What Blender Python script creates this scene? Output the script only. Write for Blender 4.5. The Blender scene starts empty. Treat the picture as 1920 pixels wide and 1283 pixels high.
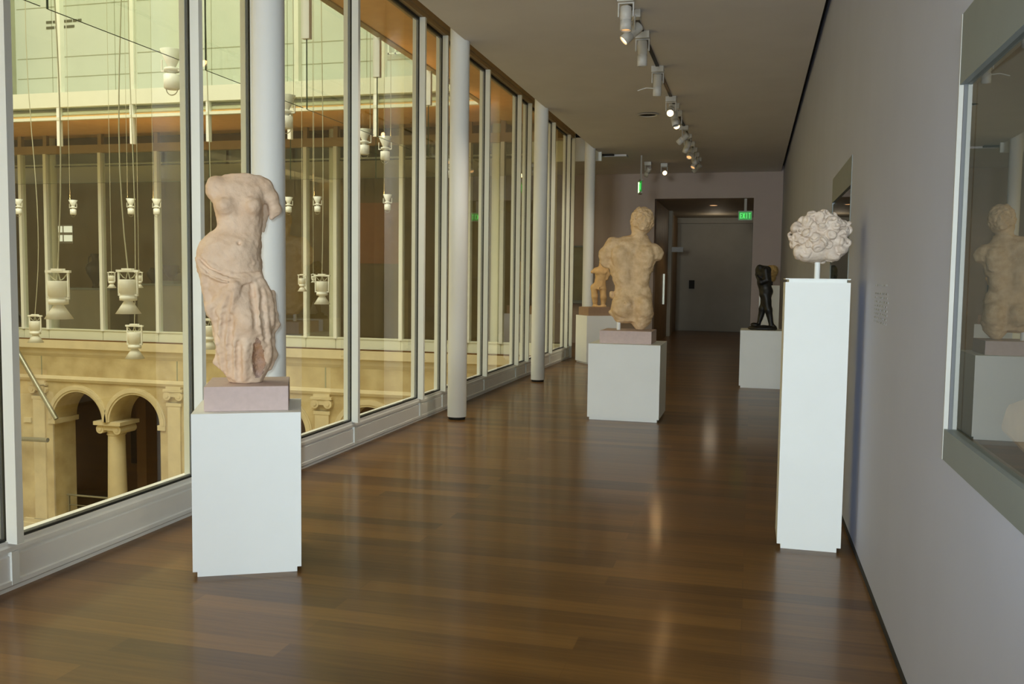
import bpy, bmesh, math, random
import numpy as np
from mathutils import Vector, Matrix
random.seed(7)
rng = np.random.default_rng(5)
SC = bpy.context.scene
COL = SC.collection
R = math.radians

# ------------------------------------------------------------------ camera
cam_d = bpy.data.cameras.new('camera'); cam = bpy.data.objects.new('camera', cam_d); COL.objects.link(cam)
cam_d.sensor_fit = 'HORIZONTAL'; cam_d.sensor_width = 36.0; cam_d.lens = 36.0*1700/1920
cam_d.clip_start = 0.05; cam_d.clip_end = 200
def cam_axes(yaw, pitch, roll):
    cy, sy, cp, sp = math.cos(yaw), math.sin(yaw), math.cos(pitch), math.sin(pitch)
    f = Vector((-sy*cp, cy*cp, sp)); r = Vector((cy, sy, 0)); u = r.cross(f)
    c, s = math.cos(roll), math.sin(roll)
    return c*r+s*u, -s*r+c*u, f
r_, u_, f_ = cam_axes(0.25757923, -0.06989641, 0.01278613)
M4 = Matrix.Identity(4)
for i in range(3):
    M4[i][0], M4[i][1], M4[i][2] = r_[i], u_[i], -f_[i]
M4[2][3] = 1.6
cam.matrix_world = M4
SC.camera = cam

# ------------------------------------------------------------------ light and exposure
SC.view_settings.view_transform = 'Standard'; SC.view_settings.look = 'None'
SC.view_settings.exposure = 0.0; SC.view_settings.gamma = 1.0; SC.view_settings.use_curve_mapping = False
SC.cycles.transparent_max_bounces = 24
SC.cycles.max_bounces = 10; SC.cycles.diffuse_bounces = 5; SC.cycles.glossy_bounces = 4
SC.cycles.sample_clamp_indirect = 6.0
w = bpy.data.worlds.new('sky'); SC.world = w; w.use_nodes = True
bg = w.node_tree.nodes['Background']; bg.inputs[0].default_value = (1.0, 0.99, 0.86, 1); bg.inputs[1].default_value = 1.4

def lamp(name, kind, loc, energy, color, size=0.1, rot=None, target=None, spot=None, blend=0.5, shape=None, size_y=None, parent=None):
    d = bpy.data.lights.new(name, kind); d.energy = energy; d.color = color
    if kind == 'AREA':
        d.size = size
        if size_y: d.shape = 'RECTANGLE'; d.size_y = size_y
    else: d.shadow_soft_size = size
    if kind == 'SPOT': d.spot_size = spot; d.spot_blend = blend
    o = bpy.data.objects.new(name, d); COL.objects.link(o); o.location = loc
    if target is not None:
        o.rotation_euler = (Vector(target)-Vector(loc)).to_track_quat('-Z', 'Y').to_euler()
    if rot: o.rotation_euler = rot
    if parent: o.parent = parent
    return o
# the photographer's on-camera flash, a hand's width left of the lens
lamp('camera_flash', 'SPOT', (-0.07, 0.02, 1.66), 430, (0.74, 0.92, 1.0), 0.03, target=(-1.5, 9.0, 1.5), spot=R(88), blend=1.0)
# daylight of the glass roof high over the courtyard
lamp('courtyard_skylight', 'AREA', (-11.5, 7.0, 15.5), 3300, (1.0, 0.99, 0.86), 12, rot=(0, 0, 0), size_y=17)
# ceiling downlights of the far gallery, then an added fill behind the camera
lamp('gallery_downlight', 'AREA', (-11.0, 20.6, 4.1), 42, (1.0, 0.74, 0.36), 0.6, rot=(0, 0, 0), size_y=12)
lamp('rear_fill_light', 'AREA', (-1.6, -19.5, 2.3), 1800, (0.92, 1.0, 1.0), 3.0, target=(-1.6, 10, 1.7), size_y=2.4)  # added frontal fill to lift the far pedestals; no window is built there

# ------------------------------------------------------------------ materials
def mat(name, color, rough=0.6, metal=0.0, noise=0.0, nscale=8.0, color2=None, bump=0.0, bscale=40.0, coat=0.0, emit=None, estr=0.0, spec=0.5):
    m = bpy.data.materials.new(name); m.use_nodes = True
    nt = m.node_tree; b = nt.nodes['Principled BSDF']
    b.inputs['Roughness'].default_value = rough; b.inputs['Metallic'].default_value = metal
    b.inputs['Specular IOR Level'].default_value = spec
    b.inputs['Coat Weight'].default_value = coat
    tc = nt.nodes.new('ShaderNodeTexCoord')
    if color2 is None: color2 = tuple(c*(1-noise) for c in color)
    n = nt.nodes.new('ShaderNodeTexNoise'); n.inputs['Scale'].default_value = nscale; n.inputs['Detail'].default_value = 5
    nt.links.new(tc.outputs['Object'], n.inputs['Vector'])
    rp = nt.nodes.new('ShaderNodeValToRGB')
    rp.color_ramp.elements[0].position = 0.32; rp.color_ramp.elements[1].position = 0.68
    rp.color_ramp.elements[0].color = (*color2, 1); rp.color_ramp.elements[1].color = (*color, 1)
    nt.links.new(n.outputs['Fac'], rp.inputs['Fac']); nt.links.new(rp.outputs['Color'], b.inputs['Base Color'])
    if bump:
        n2 = nt.nodes.new('ShaderNodeTexNoise'); n2.inputs['Scale'].default_value = bscale; n2.inputs['Detail'].default_value = 4
        nt.links.new(tc.outputs['Object'], n2.inputs['Vector'])
        bp = nt.nodes.new('ShaderNodeBump'); bp.inputs['Strength'].default_value = bump; bp.inputs['Distance'].default_value = 0.01
        nt.links.new(n2.outputs['Fac'], bp.inputs['Height']); nt.links.new(bp.outputs['Normal'], b.inputs['Normal'])
    if emit:
        b.inputs['Emission Color'].default_value = (*emit, 1); b.inputs['Emission Strength'].default_value = estr
    return m

def glass_mat(name, tint, ior=1.5, rough=0.0):
    """thin sheet: clear tinted transmission, Fresnel mirror on the face the ray meets first"""
    m = bpy.data.materials.new(name); m.use_nodes = True; nt = m.node_tree; nt.nodes.clear()
    out = nt.nodes.new('ShaderNodeOutputMaterial'); mx = nt.nodes.new('ShaderNodeMixShader')
    tr = nt.nodes.new('ShaderNodeBsdfTransparent'); tr.inputs[0].default_value = (*tint, 1)
    gl = nt.nodes.new('ShaderNodeBsdfGlossy'); gl.inputs['Roughness'].default_value = rough; gl.inputs[0].default_value = (1, 1, 1, 1)
    fr = nt.nodes.new('ShaderNodeFresnel'); fr.inputs[0].default_value = ior
    ge = nt.nodes.new('ShaderNodeNewGeometry')
    inv = nt.nodes.new('ShaderNodeMath'); inv.operation = 'SUBTRACT'; inv.inputs[0].default_value = 1.0
    mu = nt.nodes.new('ShaderNodeMath'); mu.operation = 'MULTIPLY'
    L = nt.links
    L.new(ge.outputs['Backfacing'], inv.inputs[1])
    a = nt.nodes.new('ShaderNodeMath'); a.operation = 'ADD'; a.inputs[1].default_value = 1.0
    d = nt.nodes.new('ShaderNodeMath'); d.operation = 'DIVIDE'
    t2 = nt.nodes.new('ShaderNodeMath'); t2.operation = 'MULTIPLY'; t2.inputs[1].default_value = 2.0
    L.new(fr.outputs[0], a.inputs[0]); L.new(fr.outputs[0], t2.inputs[0])
    L.new(t2.outputs[0], d.inputs[0]); L.new(a.outputs[0], d.inputs[1])
    L.new(d.outputs[0], mu.inputs[0]); L.new(inv.outputs[0], mu.inputs[1])
    L.new(mu.outputs[0], mx.inputs[0]); L.new(tr.outputs[0], mx.inputs[1]); L.new(gl.outputs[0], mx.inputs[2])
    L.new(mx.outputs[0], out.inputs[0])
    return m

def wood_floor():
    m = mat('oak_strip_floor', (0.2, 0.1, 0.03), 0.2, coat=0.0)
    nt = m.node_tree; b = nt.nodes['Principled BSDF']; L = nt.links
    tc = nt.nodes.new('ShaderNodeTexCoord')
    br = nt.nodes.new('ShaderNodeTexBrick')
    br.inputs['Scale'].default_value = 1.0; br.inputs['Brick Width'].default_value = 1.9; br.inputs['Row Height'].default_value = 0.145
    br.inputs['Mortar Size'].default_value = 0.0015; br.inputs['Mortar Smooth'].default_value = 0.2
    br.offset = 0.37; br.offset_frequency = 2
    br.inputs['Color1'].default_value = (0.0, 0.0, 0.0, 1); br.inputs['Color2'].default_value = (1, 1, 1, 1); br.inputs['Mortar'].default_value = (0.2, 0.2, 0.2, 1)
    L.new(tc.outputs['Object'], br.inputs['Vector'])
    mp = nt.nodes.new('ShaderNodeMapping'); mp.inputs['Scale'].default_value = (1.2, 22, 1)
    L.new(tc.outputs['Object'], mp.inputs['Vector'])
    nz = nt.nodes.new('ShaderNodeTexNoise'); nz.inputs['Scale'].default_value = 2.0; nz.inputs['Detail'].default_value = 6
    L.new(mp.outputs[0], nz.inputs['Vector'])
    mp2 = nt.nodes.new('ShaderNodeMapping'); mp2.inputs['Scale'].default_value = (0.45, 2.6, 1)
    L.new(tc.outputs['Object'], mp2.inputs['Vector'])
    nz2 = nt.nodes.new('ShaderNodeTexNoise'); nz2.inputs['Scale'].default_value = 1.0; nz2.inputs['Detail'].default_value = 2
    L.new(mp2.outputs[0], nz2.inputs['Vector'])
    ad = nt.nodes.new('ShaderNodeMath'); ad.operation = 'MULTIPLY_ADD'; ad.inputs[1].default_value = 0.42
    L.new(br.outputs['Color'], ad.inputs[0])
    a2 = nt.nodes.new('ShaderNodeMath'); a2.operation = 'MULTIPLY'; a2.inputs[1].default_value = 0.5
    L.new(nz.outputs['Fac'], a2.inputs[0])
    a3 = nt.nodes.new('ShaderNodeMath'); a3.operation = 'MULTIPLY_ADD'; a3.inputs[1].default_value = 0.5
    L.new(nz2.outputs['Fac'], a3.inputs[0]); L.new(a2.outputs[0], a3.inputs[2]); L.new(a3.outputs[0], ad.inputs[2])
    rp = nt.nodes.new('ShaderNodeValToRGB')
    rp.color_ramp.elements[0].position = 0.32; rp.color_ramp.elements[1].position = 0.98
    rp.color_ramp.elements[0].color = (0.058, 0.023, 0.0035, 1); rp.color_ramp.elements[1].color = (0.205, 0.095, 0.017, 1)
    L.new(ad.outputs[0], rp.inputs['Fac']); L.new(rp.outputs['Color'], b.inputs['Base Color'])
    b.inputs['Roughness'].default_value = 0.36; b.inputs['Specular IOR Level'].default_value = 0.25
    b.inputs['Coat Weight'].default_value = 0.27; b.inputs['Coat Roughness'].default_value = 0.13
    bp = nt.nodes.new('ShaderNodeBump'); bp.inputs['Strength'].default_value = 0.10; bp.inputs['Distance'].default_value = 0.004
    L.new(nz.outputs['Fac'], bp.inputs['Height']); L.new(bp.outputs['Normal'], b.inputs['Normal'])
    return m

def stone_wall_mat():
    m = mat('courtyard_limestone', (0.68, 0.57, 0.33), 0.85, bump=0.5, bscale=9, nscale=1.9, color2=(0.47, 0.36, 0.18))
    return m

MT = {}
MT['floor'] = wood_floor()
MT['white'] = mat('white_wall_paint', (0.47, 0.505, 0.65), 0.75, noise=0.04, nscale=2, bump=0.05, bscale=160)
MT['ceil'] = mat('ceiling_paint', (0.70, 0.68, 0.68), 0.9, noise=0.05, nscale=2)
MT['far'] = mat('far_wall_paint', (0.46, 0.38, 0.34), 0.85, noise=0.05, nscale=2)
MT['ped'] = mat('pedestal_paint', (0.84, 0.86, 0.84), 0.6, noise=0.03, nscale=3)
MT['metal'] = mat('white_aluminium', (0.84, 0.87, 0.83), 0.45, noise=0.03, nscale=4)
MT['sill'] = mat('sill_panel_paint', (0.85, 0.85, 0.83), 0.55, noise=0.04, nscale=4)
MT['gasket'] = mat('black_gasket', (0.012, 0.013, 0.012), 0.6, noise=0.1)
MT['dark'] = mat('dark_reveal', (0.02, 0.018, 0.014), 0.8, noise=0.1)
MT['column'] = mat('column_paint', (0.82, 0.83, 0.80), 0.6, noise=0.03, nscale=3)
MT['wood'] = mat('wood_soffit', (0.86, 0.50, 0.20), 0.5, nscale=6, color2=(0.78, 0.43, 0.16))
MT['transom'] = mat('bronze_transom', (0.36, 0.26, 0.14), 0.5, noise=0.12, nscale=5)
MT['stone'] = stone_wall_mat()
MT['stone_trim'] = mat('courtyard_limestone_trim', (0.72, 0.62, 0.40), 0.85, noise=0.14, nscale=2.5, bump=0.35, bscale=14)
MT['upper'] = mat('upper_wall_panels', (0.53, 0.57, 0.47), 0.7, noise=0.05, nscale=1.2)
MT['beam'] = mat('slab_edge_white', (0.73, 0.75, 0.63), 0.6, noise=0.04, nscale=3)
MT['recess'] = mat('slab_recess_grey', (0.33, 0.34, 0.22), 0.8, noise=0.1, nscale=3)
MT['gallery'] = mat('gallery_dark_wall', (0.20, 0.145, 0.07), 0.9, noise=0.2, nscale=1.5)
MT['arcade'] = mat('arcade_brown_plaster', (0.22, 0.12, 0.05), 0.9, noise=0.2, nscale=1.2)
MT['block'] = mat('pink_stone_block', (0.60, 0.47, 0.44), 0.7, noise=0.08, nscale=30)
MT['brownblock'] = mat('brown_stone_block', (0.33, 0.21, 0.13), 0.7, noise=0.1, nscale=20)
MT['marble'] = mat('weathered_marble', (0.78, 0.59, 0.43), 0.65, nscale=9, color2=(0.66, 0.46, 0.31), bump=0.35, bscale=60)
MT['marble2'] = mat('pitted_marble', (0.82, 0.60, 0.36), 0.75, nscale=14, color2=(0.64, 0.43, 0.22), bump=0.8, bscale=45)
MT['marble3'] = mat('pale_marble', (0.74, 0.63, 0.53), 0.75, nscale=20, color2=(0.60, 0.49, 0.40), bump=0.5, bscale=70)
MT['ochre'] = mat('ochre_stone', (0.70, 0.46, 0.21), 0.7, nscale=9, color2=(0.58, 0.35, 0.14), bump=0.3, bscale=30)
MT['sand'] = mat('sandy_limestone', (0.50, 0.33, 0.12), 0.85, noise=0.25, nscale=20, bump=0.5, bscale=40)
MT['break'] = mat('broken_reddish_stone', (0.44, 0.31, 0.26), 0.9, nscale=9, color2=(0.46, 0.24, 0.11), bump=0.9, bscale=90)
MT['bronze'] = mat('black_bronze', (0.010, 0.008, 0.006), 0.5, metal=0.1, noise=0.2, nscale=12)
MT['lampwhite'] = mat('white_lamp_enamel', (0.86, 0.86, 0.78), 0.4, noise=0.03)
MT['cord'] = mat('pale_cord', (0.45, 0.43, 0.30), 0.6, noise=0.05)
MT['track'] = mat('black_track', (0.012, 0.012, 0.012), 0.5, noise=0.1)
MT['spotwhite'] = mat('white_spot_enamel', (0.62, 0.60, 0.56), 0.4, noise=0.03)
MT['glow'] = mat('lit_halogen_lens', (0.9, 0.6, 0.3), 0.4, emit=(1.0, 0.60, 0.26), estr=9.0)
MT['glowdim'] = mat('half_lit_halogen_lens', (0.9, 0.6, 0.3), 0.4, emit=(1.0, 0.50, 0.18), estr=1.0)
MT['glowup'] = mat('uplight_bulb', (0.9, 0.6, 0.3), 0.4, emit=(1.0, 0.5, 0.16), estr=25.0)
MT['unlit'] = mat('unlit_lens', (0.08, 0.07, 0.06), 0.2, noise=0.05)
MT['exitgreen'] = mat('exit_sign_green', (0.02, 0.3, 0.05), 0.4, emit=(0.02, 0.75, 0.06), estr=0.22)
MT['exitlet'] = mat('exit_sign_letters', (0.2, 0.9, 0.3), 0.4, emit=(0.10, 1.0, 0.16), estr=0.5)
MT['exitedge'] = mat('exit_sign_bright_edge', (0.5, 1.0, 0.4), 0.4, emit=(0.55, 1.0, 0.42), estr=2.5)
MT['signgrey'] = mat('sign_housing_grey', (0.42, 0.40, 0.36), 0.5, noise=0.05)
MT['steel'] = mat('brushed_steel', (0.42, 0.42, 0.34), 0.32, metal=0.7, noise=0.1, nscale=20)
MT['clayblack'] = mat('black_glazed_clay', (0.022, 0.016, 0.010), 0.3, noise=0.3, nscale=10)
MT['clayred'] = mat('brown_clay', (0.10, 0.045, 0.02), 0.4, noise=0.3, nscale=10)
MT['vestwood'] = mat('vestibule_wood', (0.30, 0.18, 0.07), 0.5, noise=0.3, nscale=3)
MT['vestgrey'] = mat('vestibule_grey', (0.36, 0.32, 0.25), 0.7, noise=0.08, nscale=2)
MT['case'] = mat('case_frame_grey', (0.22, 0.25, 0.25), 0.5, noise=0.04)
MT['casein'] = mat('case_lining', (0.13, 0.13, 0.135), 0.8, noise=0.04)
MT['terracotta'] = mat('terracotta_panel', (0.36, 0.14, 0.05), 0.8, noise=0.1)
MT['text'] = mat('grey_vinyl_text', (0.34, 0.35, 0.38), 0.8, noise=0.05)
MT['textdark'] = mat('dark_vinyl_text', (0.10, 0.10, 0.05), 0.8, noise=0.05)
MT['ground'] = mat('courtyard_paving', (0.42, 0.33, 0.17), 0.7, noise=0.15, nscale=2)
MT['pinkslab'] = mat('pink_relief_stone', (0.46, 0.36, 0.31), 0.85, noise=0.2, nscale=12, bump=0.6, bscale=25)
MT['pane'] = glass_mat('window_pane_glass', (0.955, 0.965, 0.915))
MT['edgeglass'] = glass_mat('smoke_screen_glass', (0.97, 0.985, 0.955), 1.25)
MT['greenedge'] = mat('dark_green_glass_edge', (0.012, 0.045, 0.022), 0.3, noise=0.1)
MT['winlight'] = mat('bright_far_window', (0.8, 0.8, 0.7), 0.5, emit=(1.0, 1.0, 0.85), estr=0.8)

# ------------------------------------------------------------------ mesh helpers
class MB:
    def __init__(s): s.v = []; s.f = []; s.sm = []
    def add(s, vs, fs, smooth=False):
        o = len(s.v); s.v += [tuple(p) for p in vs]
        for f in fs: s.f.append([i+o for i in f]); s.sm.append(smooth)
        return s
    def box(s, a, b):
        x0, y0, z0 = [min(p, q) for p, q in zip(a, b)]; x1, y1, z1 = [max(p, q) for p, q in zip(a, b)]
        return s.add([(x0,y0,z0),(x1,y0,z0),(x1,y1,z0),(x0,y1,z0),(x0,y0,z1),(x1,y0,z1),(x1,y1,z1),(x0,y1,z1)],
                     [(0,3,2,1),(4,5,6,7),(0,1,5,4),(1,2,6,5),(2,3,7,6),(3,0,4,7)])
    def rbox(s, c, hx, hy, z0, z1, rot=0):
        cs, sn = math.cos(rot), math.sin(rot); P = []
        for z in (z0, z1):
            for dx, dy in ((-hx,-hy),(hx,-hy),(hx,hy),(-hx,hy)):
                P.append((c[0]+dx*cs-dy*sn, c[1]+dx*sn+dy*cs, z))
        return s.add(P, [(0,3,2,1),(4,5,6,7),(0,1,5,4),(1,2,6,5),(2,3,7,6),(3,0,4,7)])
    def lathe(s, prof, n=24, c=(0,0,0), axis=None, cap=True, up=None):
        """prof: (radius, height) list; axis: direction Vector of height"""
        ax = Vector(axis).normalized() if axis is not None else Vector((0,0,1))
        q = ax.to_track_quat('Z', 'Y'); c = Vector(c); vs = []; fs = []
        for r, h in prof:
            for i in range(n):
                a = 2*math.pi*i/n
                vs.append(c + q @ Vector((r*math.cos(a), r*math.sin(a), h)))
        for j in range(len(prof)-1):
            for i in range(n):
                k = (i+1) % n
                fs.append((j*n+i, j*n+k, (j+1)*n+k, (j+1)*n+i))
        s.add(vs, fs, True)
        if cap:
            for j, fl in ((0, True), (len(prof)-1, False)):
                if prof[j][0] > 1e-5:
                    ids = list(range(n));  
                    s.add(vs[j*n:(j+1)*n], [ids[::-1] if fl else ids])
        return s
    def tube(s, pts, r, n=8):
        pts = [Vector(p) for p in pts]; rings = []; vs = []; fs = []
        ref = Vector((0.31, 0.17, 0.93))
        for i, p in enumerate(pts):
            t = (pts[min(i+1, len(pts)-1)]-pts[max(i-1, 0)]).normalized()
            u = t.cross(ref)
            if u.length < 1e-3: u = t.cross(Vector((1,0,0)))
            u.normalize(); v = t.cross(u); rr = r[i] if isinstance(r, (list, tuple)) else r
            for k in range(n):
                a = 2*math.pi*k/n; vs.append(p+u*(rr*math.cos(a))+v*(rr*math.sin(a)))
        for j in range(len(pts)-1):
            for k in range(n):
                m = (k+1) % n; fs.append((j*n+k, j*n+m, (j+1)*n+m, (j+1)*n+k))
        s.add(vs, fs, True); e = len(pts)-1
        s.add(vs[:n], [list(range(n))[::-1]]); s.add(vs[e*n:], [list(range(n))])
        return s
    def prism(s, poly, axis, a, b):
        """poly of 2D points extruded along axis ('x','y','z') from a to b"""
        def p3(u, v, t): return {'x': (t,u,v), 'y': (u,t,v), 'z': (u,v,t)}[axis]
        n = len(poly); vs = [p3(u,v,a) for u,v in poly]+[p3(u,v,b) for u,v in poly]
        fs = [tuple(range(n))[::-1], tuple(range(n,2*n))]+[(i,(i+1)%n,n+(i+1)%n,n+i) for i in range(n)]
        return s.add(vs, fs)
    def build(s, name, m, parent=None, bevel=0.0):
        me = bpy.data.meshes.new(name); me.from_pydata([tuple(v) for v in s.v], [], s.f)
        me.polygons.foreach_set('use_smooth', s.sm); me.update()
        bm = bmesh.new(); bm.from_mesh(me); bmesh.ops.recalc_face_normals(bm, faces=bm.faces); bm.to_mesh(me); bm.free()
        me.materials.append(MT[m] if isinstance(m, str) else m)
        o = bpy.data.objects.new(name, me); COL.objects.link(o)
        if parent: o.parent = parent
        if bevel:
            b = o.modifiers.new('bevel', 'BEVEL'); b.width = bevel; b.segments = 2; b.limit_method = 'ANGLE'
        return o
def tag(o, label, cat, group=None, kind=None):
    o['label'] = label; o['category'] = cat
    if group: o['group'] = group
    if kind: o['kind'] = kind
    return o
def struct(o, label=None, cat=None):
    o['kind'] = 'structure'
    if label: o['label'] = label
    if cat: o['category'] = cat
    return o
def empty(name, loc=(0,0,0), rz=0.0):
    o = bpy.data.objects.new(name, None); COL.objects.link(o); o.location = loc; o.rotation_euler = (0,0,rz); o.empty_display_size = 0.1
    return o
def copy_tree(o, parent=None):
    c = o.copy(); COL.objects.link(c)
    if parent is not None: c.parent = parent
    for ch in list(o.children): copy_tree(ch, c)
    return c

# ------------------------------------------------------------------ the setting
GX = -3.60       # plane of the corridor glazing
RX = 0.635       # right wall face
EY = 18.50       # plane of the glazing at the courtyard's end
FY = 22.5        # far wall
CZ = 4.2

struct(MB().prism([(GX-0.1,-21),(RX+0.6,-21),(RX+0.6,31),(-2.45,31),(-2.45,23.0),(-21,23.0),(-21,EY-0.1),(GX-0.1,EY-0.1)], 'z', -0.2, 0.0).build('floor', 'floor'),
       'dark brown wood strip floor with boards running across the corridor', 'floor')
struct(MB().prism([(-3.12,-21),(RX-0.055,-21),(RX-0.055,FY),(-21,FY),(-21,EY+0.45),(-3.12,EY+0.45)], 'z', CZ, 4.88).build('ceiling', 'ceil'),
       'plain grey white corridor ceiling', 'ceiling')
struct(MB().box((-21,EY+0.42,4.26),(-3.12,EY+0.448,4.88)).build('trim_64', 'dark'))  # dark sheet added over the slab end so the clerestory openings look shaded
struct(MB().box((RX-0.055,-21,4.34),(RX+0.3,FY,4.88)).build('trim_1', 'dark'), 'dark slot where ceiling meets right wall', 'trim')
# right wall with the openings of its two cases
CASE = [(1.1, 3.19, 1.03, 2.45), (6.62, 8.15, 1.03, 2.47)]
wr = MB(); ys = [-21, 1.1, 3.19, 6.62, 8.15, 30.3]
for i in range(5):
    hole = [c for c in CASE if abs(c[0]-ys[i]) < 1e-6]
    if hole:
        wr.box((RX,ys[i],0),(RX+0.6,ys[i+1],hole[0][2])); wr.box((RX,ys[i],hole[0][3]),(RX+0.6,ys[i+1],4.34))
    else: wr.box((RX,ys[i],0),(RX+0.6,ys[i+1],4.34))
struct(wr.build('wall_right', 'white'), 'pale bluish grey right hand corridor wall', 'wall')
struct(MB().box((RX-0.004,-21,0),(RX,FY,0.035)).build('gap_shade_strip', 'dark'), 'dark strip painted as the shade of the gap at the right wall foot', 'baseboard')  # shade of the shadow gap, painted as a flat dark strip
struct(MB().box((GX-0.1,-21,0),(GX,-8,4.95)).build('wall_left_rear', 'white'))
struct(MB().box((-3.6,-21,4.6),(-3.1,-5,4.9)).build('ceiling_rear', 'ceil'))
struct(MB().box((GX-0.1,-21.3,0),(RX+0.6,-21,4.9)).build('wall_rear', 'white'))
# far wall with the doorway
OX0, OX1, OZ = -2.36, -0.02, 3.59
fw = MB(); fw.box((-21,FY,0),(OX0,FY+0.45,4.34)); fw.box((OX0,FY,OZ),(OX1,FY+0.45,4.34)); fw.box((OX1,FY,0),(RX,FY+0.45,4.34))
struct(fw.build('wall_far', 'far'), 'dim pinkish grey wall at the far end of the corridor', 'wall')
struct(MB().box((-21.2,EY,0),(-21,FY,4.34)).build('wall_left', 'gallery'))
# vestibule behind the doorway
vb = MB(); vb.box((OX0-0.2,29.6,0),(OX1+0.2,30,OZ)); vb.box((OX0,29.4,3.42),(OX1,30,OZ+0.2)); vb.box((OX1,FY+0.45,0),(OX1+0.2,30,OZ))
struct(vb.build('wall_vestibule', 'vestgrey'))
struct(MB().box((OX0-0.1,FY+0.45,OZ),(OX1+0.2,30,OZ+0.2)).build('ceiling_vestibule', 'vestgrey'))
struct(MB().box((OX0-0.12,FY+0.45,0),(OX0,30,OZ)).build('wall_vestibule_left', 'vestwood'), 'brown wood panelling in the far doorway', 'wall')
struct(MB().box((OX0,26.4,0),(OX0+0.10,26.9,OZ)).build('trim_2', 'vestgrey'), 'pale pier between wood panels in the far doorway', 'trim')
dr = struct(MB().box((OX0+0.12,29.55,0.03),(OX1-0.02,29.6,3.41)).build('door_1', 'vestgrey'), 'wide grey brown door closing the far passage', 'door')
MB().box((-1.95,29.47,1.35),(-1.78,29.55,1.62)).build('door_pull', 'dark', dr)
t = MB().box((OX0,25.05,0.95),(OX0+0.05,25.09,1.78)).build('door_handle', 'steel'); tag(t, 'thin upright pull handle on the wood panelling of the far doorway', 'handle')
t = MB().box((OX0+0.10,26.45,2.42),(OX0+0.42,26.48,2.56)).build('projecting_sign', 'signgrey'); tag(t, 'small plain pale sign projecting into the far doorway', 'sign')

# ------------------------------------------------------------------ corridor glazing, bay by bay
def mull(mb_list, y, z0, z1):
    a, g, o = mb_list
    a.box((GX+0.02,y-0.022,z0),(GX+0.085,y+0.022,z1)); a.box((GX-0.06,y-0.022,z0),(GX-0.02,y+0.022,z1))
    g.box((GX-0.02,y-0.014,z0),(GX+0.02,y+0.014,z1))
pil = [5.60, 9.73, 13.75, 18.08]
mY = [1.6, 3.70, 5.296, 6.03, 7.764, 9.497, 10.26, 12.02, 13.76, 14.43, 16.255, 17.66, 18.13]
ZS, ZH, ZT = 0.25, 4.42, 4.62
for i in range(len(mY)-1):
    y0, y1 = mY[i], mY[i+1]
    wn = struct(empty('window_%d' % (i+1), (GX, (y0+y1)/2, 0)), None, None)
    wn['label'] = 'floor to ceiling pane number %d along the courtyard side' % (i+1)
    def ch(mb, nm, m):
        o = mb.build(nm, m); o.parent = wn; o.matrix_parent_inverse = Matrix.Translation((-GX, -(y0+y1)/2, 0)); return o
    ch(MB().box((GX-0.012,y0+0.02,ZS),(GX+0.012,y1-0.02,4.9)), 'glass_pane', 'pane')
    a, g = MB(), MB(); mull((a, g, None), y1, ZS-0.01, 4.88 if False else ZH); 
    ch(a, 'mullion', 'metal')
    g.box((GX-0.02,y0+0.03,ZS-0.0),(GX+0.02,y1-0.03,ZS+0.014)); g.box((GX-0.02,y0+0.03,ZH-0.03),(GX+0.02,y1-0.03,ZH)); g.box((GX-0.02,y0+0.022,ZS),(GX+0.02,y0+0.03,ZH))
    ch(g, 'gasket', 'gasket')
    s = MB(); s.prism([(GX-0.10,0.0),(GX+0.04,0.0),(GX+0.04,0.175),(GX+0.03,0.18),(GX+0.03,0.195),(GX+0.045,0.20),(GX+0.045,0.222),(GX+0.03,0.23),(GX+0.03,ZS),(GX-0.10,ZS)], 'y', y0, y1)
    s.prism([(GX+0.04,0.02),(GX+0.05,0.028),(GX+0.05,0.05),(GX+0.04,0.055)], 'y', y0, y1)
    ch(s, 'sill_panel', 'sill')
    ch(MB().box((GX+0.03,y1-0.024,0.03),(GX+0.052,y1+0.024,0.198)), 'joint_cover', 'metal')
    h = MB(); h.box((GX-0.09,y0,ZH),(GX+0.07,y1,ZT)); h.box((GX+0.07,y0,ZH+0.05),(GX+0.085,y1,ZH+0.10))
    h.box((GX-0.05,y1-0.025,ZT),(GX+0.05,y1+0.025,4.9))
    ch(h, 'head_transom', 'transom')
# corner post of the glazing and wood soffits under the upper floor, on both sides of the courtyard
struct(MB().box((GX-0.08,EY-0.32,0),(GX+0.06,EY-0.22,4.9)).build('trim_3', 'metal'))
sf = MB(); sf.prism([(-5.0,-5),(-3.05,-5),(-3.05,EY+0.5),(-21,EY+0.5),(-21,16.72),(-5.0,16.72)], 'z', 4.88, 4.98)
struct(sf.build('ceiling_soffit', 'wood'), 'orange brown wood soffit under the upper floor around the courtyard', 'ceiling')
st = MB(); st.box((-5.05,-5,4.86),(-4.95,16.7,4.99)); struct(st.build('trim_4', 'transom'), 'brown edge strip of the wood soffit', 'trim')
# upper floor edge: white beams, recess and pipe
ub = MB(); ub.box((-19.5,16.62,5.15),(-5.1,16.85,5.46)); ub.box((-19.5,16.62,4.875),(-5.1,16.72,4.935))
struct(ub.build('trim_5', 'beam'), 'white upper floor beam across the end of the courtyard', 'trim')
ub = MB(); ub.box((-5.12,-5,5.15),(-4.9,16.85,5.46))
struct(ub.build('trim_6', 'beam'))
struct(MB().box((-19.5,16.95,4.98),(-5.0,17.05,5.2)).build('trim_7', 'recess'))
struct(MB().box((-4.9,-5,4.98),(-4.8,17.0,5.2)).build('trim_8', 'recess'))
p = MB().tube([(-19.5,16.78,5.03),(-5.2,16.78,5.03)], 0.05, 12).build('ceiling_pipe', 'beam'); tag(p, 'pale horizontal pipe under the upper floor beam across the courtyard end', 'pipe')
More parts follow.
